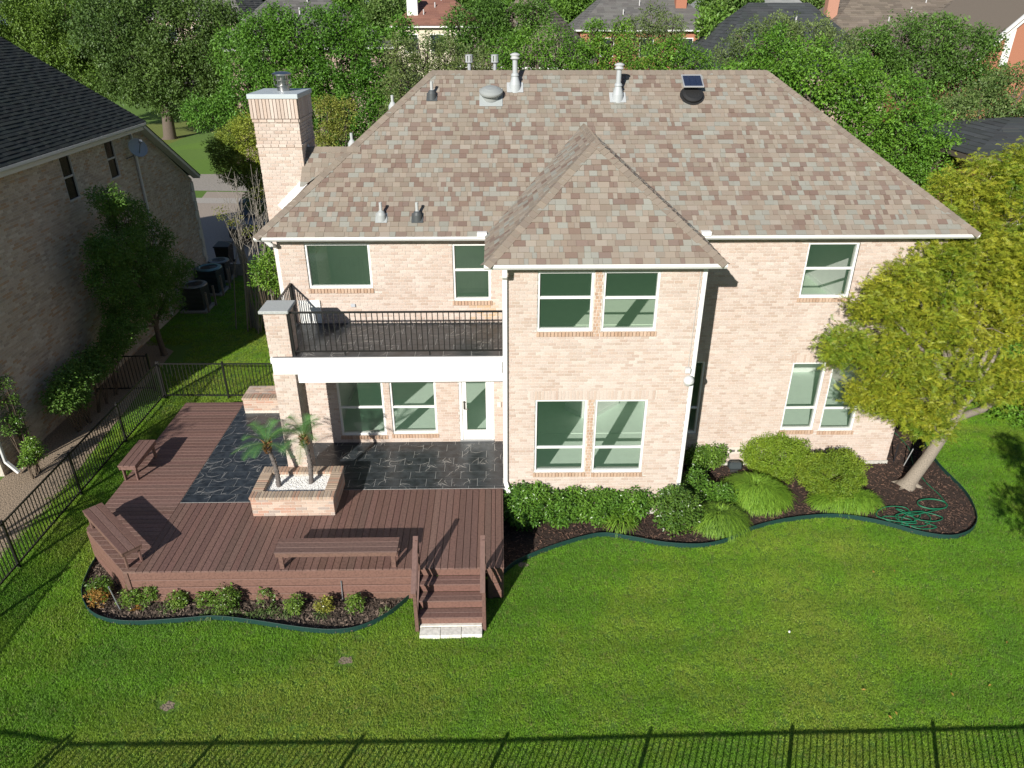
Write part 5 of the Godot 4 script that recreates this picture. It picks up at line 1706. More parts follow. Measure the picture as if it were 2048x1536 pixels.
func build_bed_plants() -> void:
	var L := ["holly", 10, 0.05, 0.062, 0.036, 11]
	var g1 := Color(0.043, 0.123, 0.017)
	var g2 := Color(0.166, 0.322, 0.038)
	var B := func(u: float, w: float, r: float, up := 0.85) -> Array:       # u, w: where the bush stands on the ground; r in metres
		var p := on_y(u, w, 0.0)
		return [p + Vector3.UP * r * up, r]
	shrub("glossy_shrub", "tall round glossy green shrub between the deck side and the bay downspout", "shrub", [B.call(1052, 1050, 0.50, 1.0), B.call(1040, 1040, 0.42, 1.5), B.call(1075, 1045, 0.36, 1.9)], L, 1500, g1, g2)
	shrub("glossy_shrub", "glossy green shrub under the bay window, beside the tall round shrub", "shrub", [B.call(1120, 1042, 0.50, 0.8), B.call(1150, 1035, 0.46, 0.95)], L, 1500, g1, g2)
	shrub("glossy_shrub", "glossy green shrub under the bay window, middle of the low row", "shrub", [B.call(1190, 1037, 0.50, 0.8), B.call(1215, 1035, 0.44, 0.95)], L, 1500, g1, g2)
	shrub("glossy_shrub", "glossy green shrub under the bay window, at the brick corner end of the row", "shrub", [B.call(1252, 1032, 0.48, 0.8), B.call(1277, 1022, 0.40, 1.1)], L, 1500, g1, g2)
	shrub("glossy_shrub", "ball-shaped glossy shrub standing at the bay corner near the edging", "shrub", [B.call(1352, 1055, 0.52, 0.9), B.call(1345, 1045, 0.40, 1.5)], L, 1500, Color(0.035, 0.099, 0.020), Color(0.123, 0.217, 0.029))
	shrub("glossy_shrub", "loose glossy shrub between the ball-shaped shrub and the narrow window", "shrub", [B.call(1390, 1000, 0.38), B.call(1440, 1010, 0.34, 0.8)], L, 1300, g1, g2)
	shrub("glossy_shrub", "glossy shrub below the narrow window behind the bay corner", "shrub", [B.call(1395, 940, 0.36, 1.1), B.call(1425, 935, 0.34, 1.2)], L, 1400, g1, Color(0.174, 0.290, 0.043))
	shrub("glossy_shrub", "small glossy shrub in the gap between bay corner and grassy plants", "shrub", [B.call(1390, 975, 0.30, 0.9)], L, 1300, g1, g2)
	var F := ["boxy", 14, 0.05, 0.042, 0.02, 12]
	shrub("clipped_bush", "clipped rounded fine-leaved bush against the wall below the lower windows", "bush", [B.call(1545, 948, 0.66, 0.75), B.call(1518, 938, 0.54, 0.9), B.call(1572, 942, 0.52, 0.9)], F, 2300, Color(0.142, 0.255, 0.018), Color(0.282, 0.386, 0.026), "leaf", "", true, 0.7)
	shrub("clipped_bush", "clipped rounded fine-leaved bush between the large grassy clump and the hose", "bush", [B.call(1655, 990, 0.68, 0.78), B.call(1632, 978, 0.52, 0.95), B.call(1680, 970, 0.52, 0.9)], F, 2300, Color(0.133, 0.235, 0.018), Color(0.273, 0.358, 0.026), "leaf", "", true, 0.7)
	var y1 := Color(0.13, 0.27, 0.022)
	var y2 := Color(0.24, 0.41, 0.035)
	var p := on_y(1438, 1050)
	strap_clump("arching green grassy clump at the edging beside the ball-shaped shrub", Vector3(p.x, 0.03, p.z), 0.60, 0.46, 0.55, 2100, Color(0.06, 0.14, 0.016), y2)
	p = on_y(1508, 995)
	strap_clump("large arching grassy clump in front of the floodlight", Vector3(p.x, 0.03, p.z), 0.84, 0.68, 0.60, 3800, y1, y2)
	p = on_y(1690, 1010)
	strap_clump("wide arching grassy clump in front of the clipped bush nearest the hose", Vector3(p.x, 0.03, p.z), 0.84, 0.30, 0.42, 1900, y1, y2)
	p = on_y(1240, 1055)
	strap_clump("thin grassy clump poking through the shrubs under the bay window", Vector3(p.x, 0.03, p.z), 0.24, 0.18, 0.5, 200, y1, y2)
	# young shrubs in front of the deck
	var S := ["box", 10, 0.04, 0.04, 0.024, 13]
	var gy := Color(0.36, 0.22, 0.045)
	var rows := [[205, 1195, 0.26, "half-withered orange and green shrub at the deck corner end of the bed", 1], [262, 1212, 0.22, "young green shrub with an orange twig next to the withered one", 0], [298, 1205, 0.27, "taller young green shrub before the deck skirt near its corner", 0], [357, 1215, 0.21, "compact young shrub before the deck skirt, between two taller ones", 0], [412, 1212, 0.18, "small low young shrub beside the bushiest one in the deck bed", 0], [457, 1222, 0.29, "bushiest young shrub in the middle of the deck bed", 0], [533, 1215, 0.22, "leggy thin young shrub with bare stems in the deck bed", 2], [590, 1225, 0.19, "small upright young shrub next to the leggy one", 0], [648, 1225, 0.19, "yellowish small young shrub beside the upright stake", 3], [712, 1222, 0.20, "small young shrub closest to the stair in the deck bed", 0]]
	for q in rows:
		var ca := Color(0.072, 0.167, 0.020)
		var cb := Color(0.189, 0.290, 0.043)
		if q[4] == 3: ca = Color(0.174, 0.217, 0.029); cb = Color(0.348, 0.319, 0.058)
		var bl := [B.call(q[0], q[1], q[2], 1.0), B.call(q[0] + 8, q[1] - 2, q[2] * 0.7, 1.6)]
		var o := shrub("young_shrub", q[3], "shrub", bl, S, 1500 if q[4] != 2 else 420, ca, cb, "gloss_leaf", "young shrubs planted before the deck")
		if q[4] == 1: crown(o, "dry_leaves", [B.call(q[0] - 4, q[1] + 12, 0.22, 0.9)], leaf_cluster(S[0], S[1], S[2], S[3], S[4], S[5]), M.leaf, 1500, 1.0, gy, Color(0.42, 0.20, 0.04), 0.3)
		if q[0] == 262: crown(o, "dry_leaves", [B.call(q[0] + 12, q[1] + 12, 0.08, 0.9)], leaf_cluster(S[0], S[1], S[2], S[3], S[4], S[5]), M.leaf, 1500, 1.0, gy, Color(0.42, 0.20, 0.04), 0.3)
	# weeds in the deck bed
	for i in 16:
		var q := on_y(rng.randf_range(230, 800), rng.randf_range(1228, 1246))
		if not Geometry2D.is_point_in_polygon(Vector2(q.x, q.z - 0.1), bed_deck): continue
		strap_clump("sparse grass weeds growing along the edging of the deck bed", Vector3(q.x, 0.03, q.z - 0.12), 0.10, 0.07, 0.03, 18, Color(0.07, 0.14, 0.03), Color(0.16, 0.21, 0.07))
	# palms
	palm("small palm in the brick planter, on the side strip side of the column", Vector3(-4.99, 1.235, 1.63), Vector3(-5.13, 2.22, 1.52), 3)
	palm("small palm in the brick planter, between the column and the patio windows", Vector3(-4.30, 1.235, 1.51), Vector3(-4.33, 2.32, 1.45), 9)

# ------------------------------------------------------------------ trees
func build_trees() -> void:
	# the leaning tree beside the house, with feathery yellow-green leaves
	var base := Vector3(10.39, 0.02, 0.12)
	var bl := px_blobs([[1690, 690, 50, 0.35], [1760, 610, 62, 0.1], [1815, 560, 55, -0.2], [1735, 790, 42, 0.55], [1790, 720, 78, 0.2], [1850, 660, 70, -0.2], [1880, 560, 62, -0.6], [1905, 760, 60, 0.0], [1950, 640, 78, -0.9], [1985, 520, 70, -1.4], [2040, 620, 80, -1.0], [1845, 800, 62, 0.5], [1860, 850, 42, 0.55], [2010, 760, 62, -0.4], [1780, 800, 48, 0.7], [1950, 420, 66, -2.2], [2030, 400, 80, -2.6], [1880, 450, 50, -1.6], [2035, 340, 60, -3.0], [1960, 350, 52, -2.9], [1900, 380, 42, -2.4], [1850, 500, 45, -1.0], [1900, 500, 55, -1.2], [2045, 500, 80, -1.8]], "z", 0.0)
	var o := thing("leaning_tree", "leaning tree with feathery yellow-green leaves in the mulch bed at the house corner", "tree", base)
	var bark := Color(0.30, 0.255, 0.205)
	var fork := Vector3(11.25, 2.05, -0.1)
	var mb := MB.new()
	mb.tube([base + Vector3(-0.09, -0.06, 0.05), base + Vector3(0.02, 0.12, 0), base.lerp(fork, 0.4) + Vector3(0.03, 0, 0), fork], [0.27, 0.17, 0.145, 0.13], 14, bark)
	for a in [-0.35, 0.4, 2.6, 3.6]: mb.tube([base + Vector3(0, 0.16, 0), base + Vector3(cos(a) * 0.22, 0.03, sin(a) * 0.22), base + Vector3(cos(a) * 0.42, -0.03, sin(a) * 0.42)], [0.10, 0.06, 0.02], 7, bark, false)
	part(o, "trunk", mb.mesh(), M.bark)
	var br := MB.new()
	for b in bl:
		var c: Vector3 = b[0]
		var m1 := fork.lerp(c, 0.5) + Vector3(rng.randf_range(-0.2, 0.2), rng.randf_range(0.0, 0.3), rng.randf_range(-0.2, 0.2))
		br.tube([fork, fork.lerp(m1, 0.5) + Vector3(0, 0.08, 0), m1, c], [0.085, 0.06, 0.042, 0.018], 7, bark, false)
		for k in 5:
			var d: Vector3 = Vector3(rng.randfn(), rng.randfn() * 0.5, rng.randfn()).normalized() * b[1] * 0.9
			br.tube([m1.lerp(c, 0.7), c + d * 0.5, c + d], [0.016, 0.011, 0.005], 4, bark, false)
	br.tube([fork.lerp(base, 0.1), fork + Vector3(0.8, -0.12, -0.3), fork + Vector3(1.7, -0.05, -0.9), fork + Vector3(2.7, 0.3, -1.6)], [0.10, 0.09, 0.075, 0.05], 9, bark, false)
	stuff(part(o, "branches", br.mesh(), M.bark))
	crown(o, "crown", bl, frond_cluster("feather", 21), M.leaf, 1150, 1.0, Color(0.11, 0.225, 0.016), Color(0.43, 0.42, 0.030), 0.1, 0.85, -0.03)
	# dark trees and undergrowth in the shade to the side of the lawn
	var fine := ["oakleaf", 16, 0.26, 0.13, 0.075, 31]
	var wide := ["broadleaf", 20, 0.26, 0.125, 0.08, 32]
	var d1 := Color(0.066, 0.150, 0.022)
	var d2 := Color(0.103, 0.198, 0.028)
	var b1 := Color(0.063, 0.182, 0.016)
	var b2 := Color(0.166, 0.332, 0.028)
	var o1 := Color(0.079, 0.134, 0.035)
	var o2 := Color(0.182, 0.245, 0.079)
	shrub("side_shrub", "dark leafy undergrowth in the shade beyond the leaning tree", "shrub", px_blobs([[2030, 820, 60], [1995, 860, 34], [2045, 900, 50], [2010, 930, 26]], "z", -3.4), ["under", 12, 0.14, 0.10, 0.06, 33], 260, b1, b2, "leaf")
	tree("shade_tree", "dark tree in deep shade behind the leaning tree, beside the brick wall", px_blobs([[1975, 640, 95], [2045, 560, 100], [2050, 740, 90], [1940, 540, 60], [1960, 420, 60], [2040, 430, 70], [1925, 395, 40]], "z", -5.0), Vector3(14.2, 0, -5.4), 0.16, fine, 55, b1, b2, "", 0.5, 0.8)
	tree("spreading_tree", "wide bright green tree rising beside the house hip roof", px_blobs([[1500, 165, 55], [1560, 140, 62], [1630, 150, 70], [1700, 180, 72], [1590, 200, 60], [1650, 230, 66], [1730, 250, 70], [1690, 300, 62], [1790, 210, 66], [1800, 300, 66], [1760, 360, 58], [1840, 260, 60], [1820, 370, 58], [1880, 320, 50], [1540, 90, 40]], "z", -9.8), Vector3(13.2, 0, -10.0), 0.24, wide, 95, b1, b2, "", 0.45, 0.72)
	tree("olive_tree", "greyish olive green tree behind the wide bright tree, before the charcoal roof", px_blobs([[1455, 130, 44], [1500, 85, 50], [1560, 75, 48], [1620, 80, 48], [1540, 110, 44], [1670, 95, 44]], "z", -16), Vector3(11.0, 0, -16.5), 0.2, fine, 75, o1, o2, "", 0.5, 0.75)
	tree("dark_tree", "tall dark green tree behind the wide bright tree, before the tan roofs", px_blobs([[1735, 95, 50], [1800, 85, 56], [1870, 80, 58], [1930, 110, 60], [1840, 140, 62], [1900, 180, 62], [1760, 140, 50], [1960, 170, 56], [1975, 90, 26]], "z", -19), Vector3(20.5, 0, -19.5), 0.26, wide, 80, d1, Color(0.118, 0.237, 0.032), "", 0.5, 0.8)
	tree("dark_tree", "dense dark tree between the yellow-green foliage and the charcoal roof corner", px_blobs([[1900, 240, 55], [1960, 220, 60], [2030, 190, 66], [2040, 260, 58], [1930, 290, 50], [1985, 280, 45]], "z", -13), Vector3(18.5, 0, -13.5), 0.22, fine, 80, d1, o2, "", 0.5, 0.8)
	# row behind the ridge
	tree("ridge_tree", "bright green tree behind the middle of the roof ridge", px_blobs([[1010, 105, 34], [1060, 95, 38], [1110, 80, 36], [1150, 110, 38], [1090, 130, 36], [1035, 140, 32], [1130, 145, 32], [1170, 150, 28]], "z", -11.5), Vector3(1.6, 0, -11.8), 0.16, wide, 110, b1, b2, "trees behind the roof ridge", 0.5, 0.6)
	tree("ridge_tree", "bright green tree with pointed tops behind the flue pipe nearest the solar vent", px_blobs([[1190, 60, 22], [1215, 85, 30], [1195, 120, 34], [1240, 50, 18], [1245, 100, 32], [1260, 140, 34], [1210, 150, 32], [1180, 95, 26]], "z", -12), Vector3(3.4, 0, -12.2), 0.14, wide, 120, b1, Color(0.190, 0.356, 0.032), "trees behind the roof ridge", 0.5, 0.58)
	tree("ridge_tree", "olive green tree behind the roof ridge before the dark grey roof", px_blobs([[1270, 60, 30], [1310, 45, 34], [1345, 60, 32], [1300, 85, 32], [1340, 95, 30], [1265, 95, 26]], "z", -15), Vector3(5.2, 0, -15.3), 0.15, fine, 100, o1, o2, "trees behind the roof ridge", 0.5, 0.62)
	tree("ridge_tree", "bright green tree behind the solar vent end of the roof ridge", px_blobs([[1320, 110, 32], [1360, 100, 30], [1390, 125, 32], [1340, 145, 32], [1420, 155, 30], [1460, 160, 32], [1300, 135, 28], [1475, 140, 26]], "z", -11.5), Vector3(5.9, 0, -11.8), 0.15, wide, 115, b1, b2, "trees behind the roof ridge", 0.5, 0.6)
	tree("ridge_tree", "dull olive tree behind the roof ridge beside the small square flue caps", px_blobs([[800, 110, 40], [850, 100, 38], [890, 115, 38], [935, 125, 36], [850, 150, 42], [900, 160, 36], [970, 130, 34], [800, 175, 40], [790, 235, 36], [980, 160, 30]], "z", -12.5), Vector3(-3.6, 0, -12.9), 0.16, fine, 105, o1, Color(0.205, 0.261, 0.079), "trees behind the roof ridge", 0.5, 0.62)
	tree("ridge_tree", "dark big-leaved tree in front of the red brown roof", px_blobs([[930, 55, 44], [980, 40, 48], [1030, 45, 46], [960, 85, 42], [1070, 30, 38], [1010, 80, 40], [910, 85, 30]], "z", -21), Vector3(0.2, 0, -21.5), 0.2, wide, 85, d1, Color(0.118, 0.245, 0.032), "trees behind the roof ridge", 0.5, 0.85)
	# left of the chimney
	tree("tall_tree", "tall glossy bright green tree behind the brick chimney", px_blobs([[585, 90, 48], [640, 60, 46], [690, 45, 40], [730, 80, 44], [610, 150, 56], [680, 130, 58], [745, 140, 48], [640, 215, 56], [715, 205, 56], [770, 200, 44], [690, 275, 46], [755, 260, 40], [560, 40, 34], [800, 60, 30], [530, 110, 46], [520, 60, 40]], "z", -14.5), Vector3(-6.6, 0, -15), 0.2, wide, 120, b1, Color(0.134, 0.292, 0.028), "", 0.45, 0.72)
	tree("crape_tree", "small yellowish green tree between the chimney and the roof", px_blobs([[655, 215, 26], [680, 250, 28], [660, 265, 26], [690, 215, 22], [648, 285, 24]], "z", -8.8), Vector3(-5.9, 0, -9.0), 0.07, ["small", 14, 0.17, 0.08, 0.045, 34], 260, Color(0.142, 0.205, 0.032), Color(0.316, 0.316, 0.055), "", 0.5, 0.8)
	tree("yard_tree", "yellow-green small tree beside the driveway beyond the chimney", px_blobs([[445, 300, 34], [470, 275, 36], [500, 255, 36], [455, 335, 30], [500, 310, 36], [515, 350, 34], [520, 400, 30], [480, 350, 26]], "z", -19), Vector3(-11.2, 0, -19.4), 0.09, ["small", 14, 0.17, 0.08, 0.045, 34], 240, Color(0.142, 0.237, 0.025), Color(0.348, 0.379, 0.047), "", 0.7, 1.0)
	shrub("side_shrub", "leafy green shrub against the house side below the eave corner", "shrub", px_blobs([[545, 520, 28], [530, 552, 24], [556, 566, 20], [520, 535, 16]], "z", -4.6), ["small", 14, 0.17, 0.08, 0.045, 34], 520, b1, Color(0.190, 0.316, 0.032), "leaf")
	var bare := thing("bare_shrub", "dry leafless grey shrub beside the chimney over the driveway", "shrub", Vector3(-9.0, 0, -10.5))
	var bs := MB.new()
	for k in 34:
		var s := Vector3(-9.0 + rng.randfn() * 0.35, 0, -10.5 + rng.randfn() * 0.3)
		var e := on_z(rng.randf_range(445, 545), rng.randf_range(320, 470), -10.5 + rng.randf_range(-0.8, 0.8))
		var m := s.lerp(e, 0.55) + Vector3(rng.randfn() * 0.15, 0.2, rng.randfn() * 0.15)
		bs.tube([s, m, e], [0.028, 0.017, 0.006], 5, Color(0.30, 0.27, 0.23), false)
		for j in 7:
			var q := m.lerp(e, rng.randf())
			bs.tube([q, q + Vector3(rng.randfn() * 0.22, rng.randf_range(0.15, 0.5), rng.randfn() * 0.22)], [0.008, 0.003], 4, Color(0.36, 0.33, 0.29), false)
	stuff(part(bare, "branches", bs.mesh(), M.bark))
	crown(bare, "sparse_leaves", px_blobs([[440, 425, 16], [470, 440, 18], [500, 465, 16], [520, 380, 14]], "z", -10.2), leaf_cluster("small", 14, 0.17, 0.08, 0.045, 34), M.leaf, 130, 0.8, Color(0.12, 0.15, 0.02), Color(0.24, 0.24, 0.03))
	# across the street
	tree("live_oak", "broad dark live oak with a thick trunk beside the street", px_blobs([[220, 60, 70], [300, 40, 80], [380, 60, 75], [260, 120, 66], [340, 110, 75], [420, 110, 66], [300, 165, 55], [380, 170, 60], [440, 55, 56], [440, 165, 46], [240, 165, 40], [350, 205, 36]], "z", -57), Vector3(-31.0, 0, -57.0), 0.55, ["far", 18, 0.6, 0.24, 0.15, 35], 24, Color(0.054, 0.111, 0.022), Color(0.118, 0.198, 0.038), "trees across the street", 0.5, 0.95)
	tree("street_tree", "light green tree above the dark neighbouring roof", px_blobs([[20, 30, 70], [90, 60, 70], [150, 30, 66], [60, 95, 50], [130, 100, 56], [180, 110, 46], [190, 160, 46]], "z", -62), Vector3(-44, 0, -62), 0.4, ["far", 18, 0.6, 0.24, 0.15, 35], 26, Color(0.063, 0.134, 0.019), Color(0.158, 0.261, 0.032), "trees across the street", 0.5, 0.9)
	tree("street_tree", "bright tree between the live oak and the chimney", px_blobs([[470, 110, 50], [500, 160, 50], [480, 210, 44], [450, 225, 34], [540, 180, 44], [400, 225, 34], [520, 230, 36]], "z", -42), Vector3(-20.0, 0, -43), 0.3, ["far", 18, 0.6, 0.24, 0.15, 35], 34, b1, Color(0.134, 0.276, 0.032), "trees across the street", 0.45, 0.8)
	# far away, behind the houses
	var k0 := 0
	for q in [[120, -20, 60], [330, -25, 60], [560, 10, 40], [700, 20, 40], [770, 25, 34], [800, 0, 36], [935, -10, 40], [1010, -12, 40], [1150, 10, 36], [1110, -15, 40], [1390, 12, 30], [1430, 45, 24], [1460, -18, 40], [1600, -12, 36], [1680, 10, 18], [1760, -20, 40], [1880, -22, 40], [2000, -16, 40], [2040, -5, 26], [1250, -24, 40], [640, -16, 40], [420, -30, 50]]:
		var z := -82.0 - 9.0 * (k0 % 4) if q[0] != 1430 else -50.0
		var p := on_z(q[0], q[1], z)
		var r: float = q[2] * px_size(p)
		var g := Vector3(p.x, rise(p.x, z) - 0.05, z)
		tree("far_tree", "green tree top far behind the neighbouring houses", [[p, r], [p + Vector3(r * 0.8, -r * 0.5, 0), r * 0.8], [p + Vector3(-r * 0.8, -r * 0.5, 1.0), r * 0.8], [p - Vector3(0, r * 1.2, 0), r]], g, 0.35, ["far", 18, 0.6, 0.24, 0.15, 35], 24, d1.lerp(b1, rng.randf()), b2.lerp(o2, rng.randf()), "far trees behind the houses", 0.5, 1.3)
		k0 += 1
	# beside the neighbouring wall
	tree("wall_tree", "dark evergreen tree in the shade of the neighbouring brick wall", px_blobs([[215, 400, 34], [250, 430, 44], [230, 490, 52], [300, 480, 44], [280, 545, 58], [335, 540, 44], [220, 560, 44], [260, 610, 52], [320, 600, 40], [240, 660, 40], [205, 500, 34]], "x", -11.6), Vector3(-11.8, 0, -8.2), 0.10, ["small", 14, 0.17, 0.08, 0.045, 34], 300, Color(0.079, 0.182, 0.025), Color(0.126, 0.245, 0.032), "", 0.35, 0.9)
	shrub("hedge", "dark clipped hedge along the neighbouring brick wall", "hedge", px_blobs([[130, 780, 32], [150, 755, 32], [175, 735, 32], [200, 715, 30], [120, 800, 26], [225, 690, 26], [150, 790, 26]], "x", -12.1), ["small", 14, 0.17, 0.08, 0.045, 34], 520, Color(0.079, 0.182, 0.025), Color(0.126, 0.237, 0.032), "leaf", "", true, 0.7)
	shrub("side_shrub", "glossy young shrub near the neighbouring downspout", "shrub", px_blobs([[62, 890, 16], [68, 905, 20], [58, 915, 15], [50, 925, 10]], "x", -12.1), ["holly", 10, 0.05, 0.062, 0.036, 11], 900, Color(0.079, 0.174, 0.025), Color(0.221, 0.363, 0.047))
	shrub("side_shrub", "sparse dark climber against the neighbouring brick wall", "shrub", px_blobs([[8, 765, 18], [18, 800, 18], [30, 830, 18], [20, 850, 20], [48, 860, 12]], "x", -12.6), ["holly", 10, 0.05, 0.062, 0.036, 11], 420, Color(0.079, 0.182, 0.025), Color(0.103, 0.182, 0.032))
	# outside the picture: trees whose shade falls on the deck, the side lawn and the far corner of the lawn
	tree("garden_tree", "loose garden tree in the neighbouring garden beside the fence", [[Vector3(-12.9, 4.3, 5.2), 0.75], [Vector3(-13.6, 4.9, 6.6), 0.9], [Vector3(-12.6, 3.7, 4.0), 0.55], [Vector3(-13.3, 5.4, 7.8), 0.7], [Vector3(-13.9, 3.8, 5.8), 0.6], [Vector3(-12.5, 3.2, 6.6), 0.45]], Vector3(-13.6, 0, 6.0), 0.10, wide, 42, b1, b2, "", 0.5, 0.8)
	tree("garden_tree", "small garden tree by the rear fence", [[Vector3(10.0, 3.0, 6.9), 0.5], [Vector3(10.6, 3.7, 7.4), 0.6], [Vector3(11.0, 2.9, 7.6), 0.5], [Vector3(10.4, 4.4, 7.0), 0.45]], Vector3(10.7, 0, 7.6), 0.06, wide, 110, b1, b2, "", 0.5, 0.7)

# ------------------------------------------------------------------ the neighbouring house
func build_neighbour() -> void:
	var H := thing("neighbour_house", "tan brick house with a dark slate-coloured roof beyond the fence, wall in shade", "house", Vector3(-17, 0, -7))
	var xw := -12.9
	var N := Vector3.RIGHT
	var Z := Vector3(0, 0, 1)
	var O := Vector3(xw, 0, 0)
	var wins := [R(-7.62, 5.64, -6.98, 7.02), R(-10.36, 5.74, -9.72, 7.02)]
	var wall := mortar(H, "wall", O, Z, N, R(-12.2, 0, -0.72, 7.14), wins, 0.25, Color(0.56, 0.51, 0.45))
	lay_bricks(wall, O, Z, N, R(-12.2, 0, -0.72, 7.14), wins, "neighbour", R(-5.0, 0.3, -0.72, 6.5), 300, 0.213, 0.0762)
	# lower wing beyond, under a falling rake
	var g := MB.new()
	var pf := PackedVector2Array([Vector2(-12.2, 0), Vector2(-12.2, 7.14), Vector2(-16.1, 4.5), Vector2(-16.1, 0)])
	g.prism(pf, Transform3D(Basis(Vector3(0, 0, 1), Vector3.UP, Vector3(1, 0, 0)), Vector3(xw - 0.25, 0, 0)), 0.25, Color(0.56, 0.51, 0.45))
	var gw := part(H, "rake_wall", g.mesh(), M.mortar)
	var w := 0.0
	while w < 7.1:
		var zl := -16.1 if w < 4.45 else -16.1 + (w - 4.45 + 0.08) / 2.64 * 3.9
		if zl < -12.3: lay_bricks(gw, O, Z, N, R(zl, w, -12.2, w + 0.07), [], "neighbour", Rect2(), 0, 0.213, 0.0762)
		w += 0.0762
	var ot := MB.new()
	ot.bbox(Vector3(-25, 0, -16.1), Vector3(xw - 0.26, 4.4, -0.8), Color(0.48, 0.42, 0.35))
	ot.bbox(Vector3(-25, 4.401, -12.2), Vector3(xw - 0.26, 7.1, -0.8), Color(0.48, 0.42, 0.35))
	part(H, "body", ot.mesh(), M.mortar)
	for r in wins:
		window(H, O, Z, N, r, [(r.position.y + r.end.y) / 2.0], "window", 0.035, 0.05, "screen_glass", Color(0.5, 0.49, 0.46))
	# roof
	var roof := group_part(H, "roof")
	var e0 := Vector3(-12.55, 7.25, -0.2); var e1 := Vector3(-12.55, 7.25, -12.35)
	var t0 := Vector3(-18.8, 7.25 + 6.25 * 0.64, -0.2); var t1 := Vector3(-18.8, 7.25 + 6.25 * 0.64, -12.35)
	shingles(roof, [e0, e1, t1, t0], Vector3(0, 0, -1), "slate", 0.142, 0.16, 0.42, 0.022, 5, 140)
	var bk := MB.new()
	bk.quad(t0, t1, Vector3(-25, 7.25, -12.35), Vector3(-25, 7.25, -0.2), Vector3(-0.5, 1, 0), Color(0.028, 0.033, 0.035))
	bk.quad(Vector3(-12.55, 7.2, -12.2), Vector3(-12.55, 4.58, -16.35), Vector3(-25, 4.58, -16.35), Vector3(-25, 7.2, -12.2), Vector3(0, 1, -0.6), Color(0.028, 0.033, 0.035))
	bk.tri(e1 + Vector3(0, 0, 0.2), t1 + Vector3(0, 0, 0.2), Vector3(-25, 7.25, -12.15), Vector3(0, 0, -1), Color(0.48, 0.42, 0.35))
	part(roof, "rear_slope", bk.mesh(), M.shingle)
	var tr := Color(0.62, 0.62, 0.58)
	gutter(H, Vector3(-12.50, 7.13, -12.2), Vector3(-12.50, 7.13, -0.2), Vector3.RIGHT, Color(0.62, 0.63, 0.62))
	var rk := MB.new()
	rk.bar(Vector3(-12.74, 7.15, -12.2), Vector3(-12.74, 4.55, -16.3), 0.3, 0.16, tr, 0.01)
	rk.bar(Vector3(-12.6, 7.2, -12.33), Vector3(-18.8, 7.2 + 6.2 * 0.64, -12.33), 0.05, 0.14, tr)
	rk.bbox(Vector3(-12.87, 7.0, -12.2), Vector3(-12.63, 7.12, -0.25), tr)
	part(H, "fascia", rk.mesh(), M.trim)
	for i in 11:
		var qm := MB.new()
		var l := 0.36 if i % 2 else 0.24
		qm.bevel(Transform3D(Basis(), Vector3(xw + 0.012, 0.2 + i * 0.40, -16.1 + l / 2)), Vector3(0.07, 0.385, l), 0.01, Color(0.66, 0.63, 0.56))
		part(H, "quoin", qm.mesh(), M.stone)
	for p in [[-11.6, 7.1, 0.1], [-0.85, 7.1, 0.35]]:
		var dm := MB.new()
		dm.bar(Vector3(xw + 0.06, p[1], p[0]), Vector3(xw + 0.06, p[2], p[0]), 0.09, 0.07, Color(0.55, 0.56, 0.55), 0.01, Vector3.RIGHT)
		if p[0] > -5: dm.bar(Vector3(xw + 0.06, 0.38, p[0]), Vector3(xw + 0.36, 0.06, p[0] + 0.06), 0.09, 0.07, Color(0.68, 0.68, 0.66), 0.01)
		part(H, "downspout", dm.mesh(), M.trim)
	# dish
	var dc := Vector3(-12.45, 6.55, -11.0)
	var D := thing("satellite_dish", "pale grey satellite dish on the neighbouring brick wall", "dish", dc)
	var b := Basis(Vector3.UP, 0.9) * Basis(Vector3.RIGHT, 1.15)
	var d1 := MB.new()
	d1.lathe(Transform3D(b, dc), [Vector2(0, 0.0), Vector2(0.12, 0.01), Vector2(0.24, 0.045), Vector2(0.32, 0.09), Vector2(0.32, 0.1), Vector2(0.24, 0.055), Vector2(0.12, 0.02), Vector2(0, 0.01)], 28, Color(0.30, 0.34, 0.36))
	part(D, "reflector", d1.mesh(), M.plastic)
	var d2 := MB.new()
	d2.tube([dc, dc + Vector3(-0.2, -0.25, 0.0), Vector3(xw + 0.01, dc.y - 0.35, dc.z)], [0.022], 8, Color(0.25, 0.27, 0.28))
	d2.tube([dc - Vector3(0, 0.3, 0), dc + b * Vector3(0, 0.42, -0.1)], [0.014], 6, Color(0.25, 0.27, 0.28))
	d2.bevel(Transform3D(b, dc + b * Vector3(0, 0.42, -0.1)), Vector3(0.09, 0.12, 0.09), 0.01, Color(0.4, 0.42, 0.43))
	part(D, "arm", d2.mesh(), M.metal)

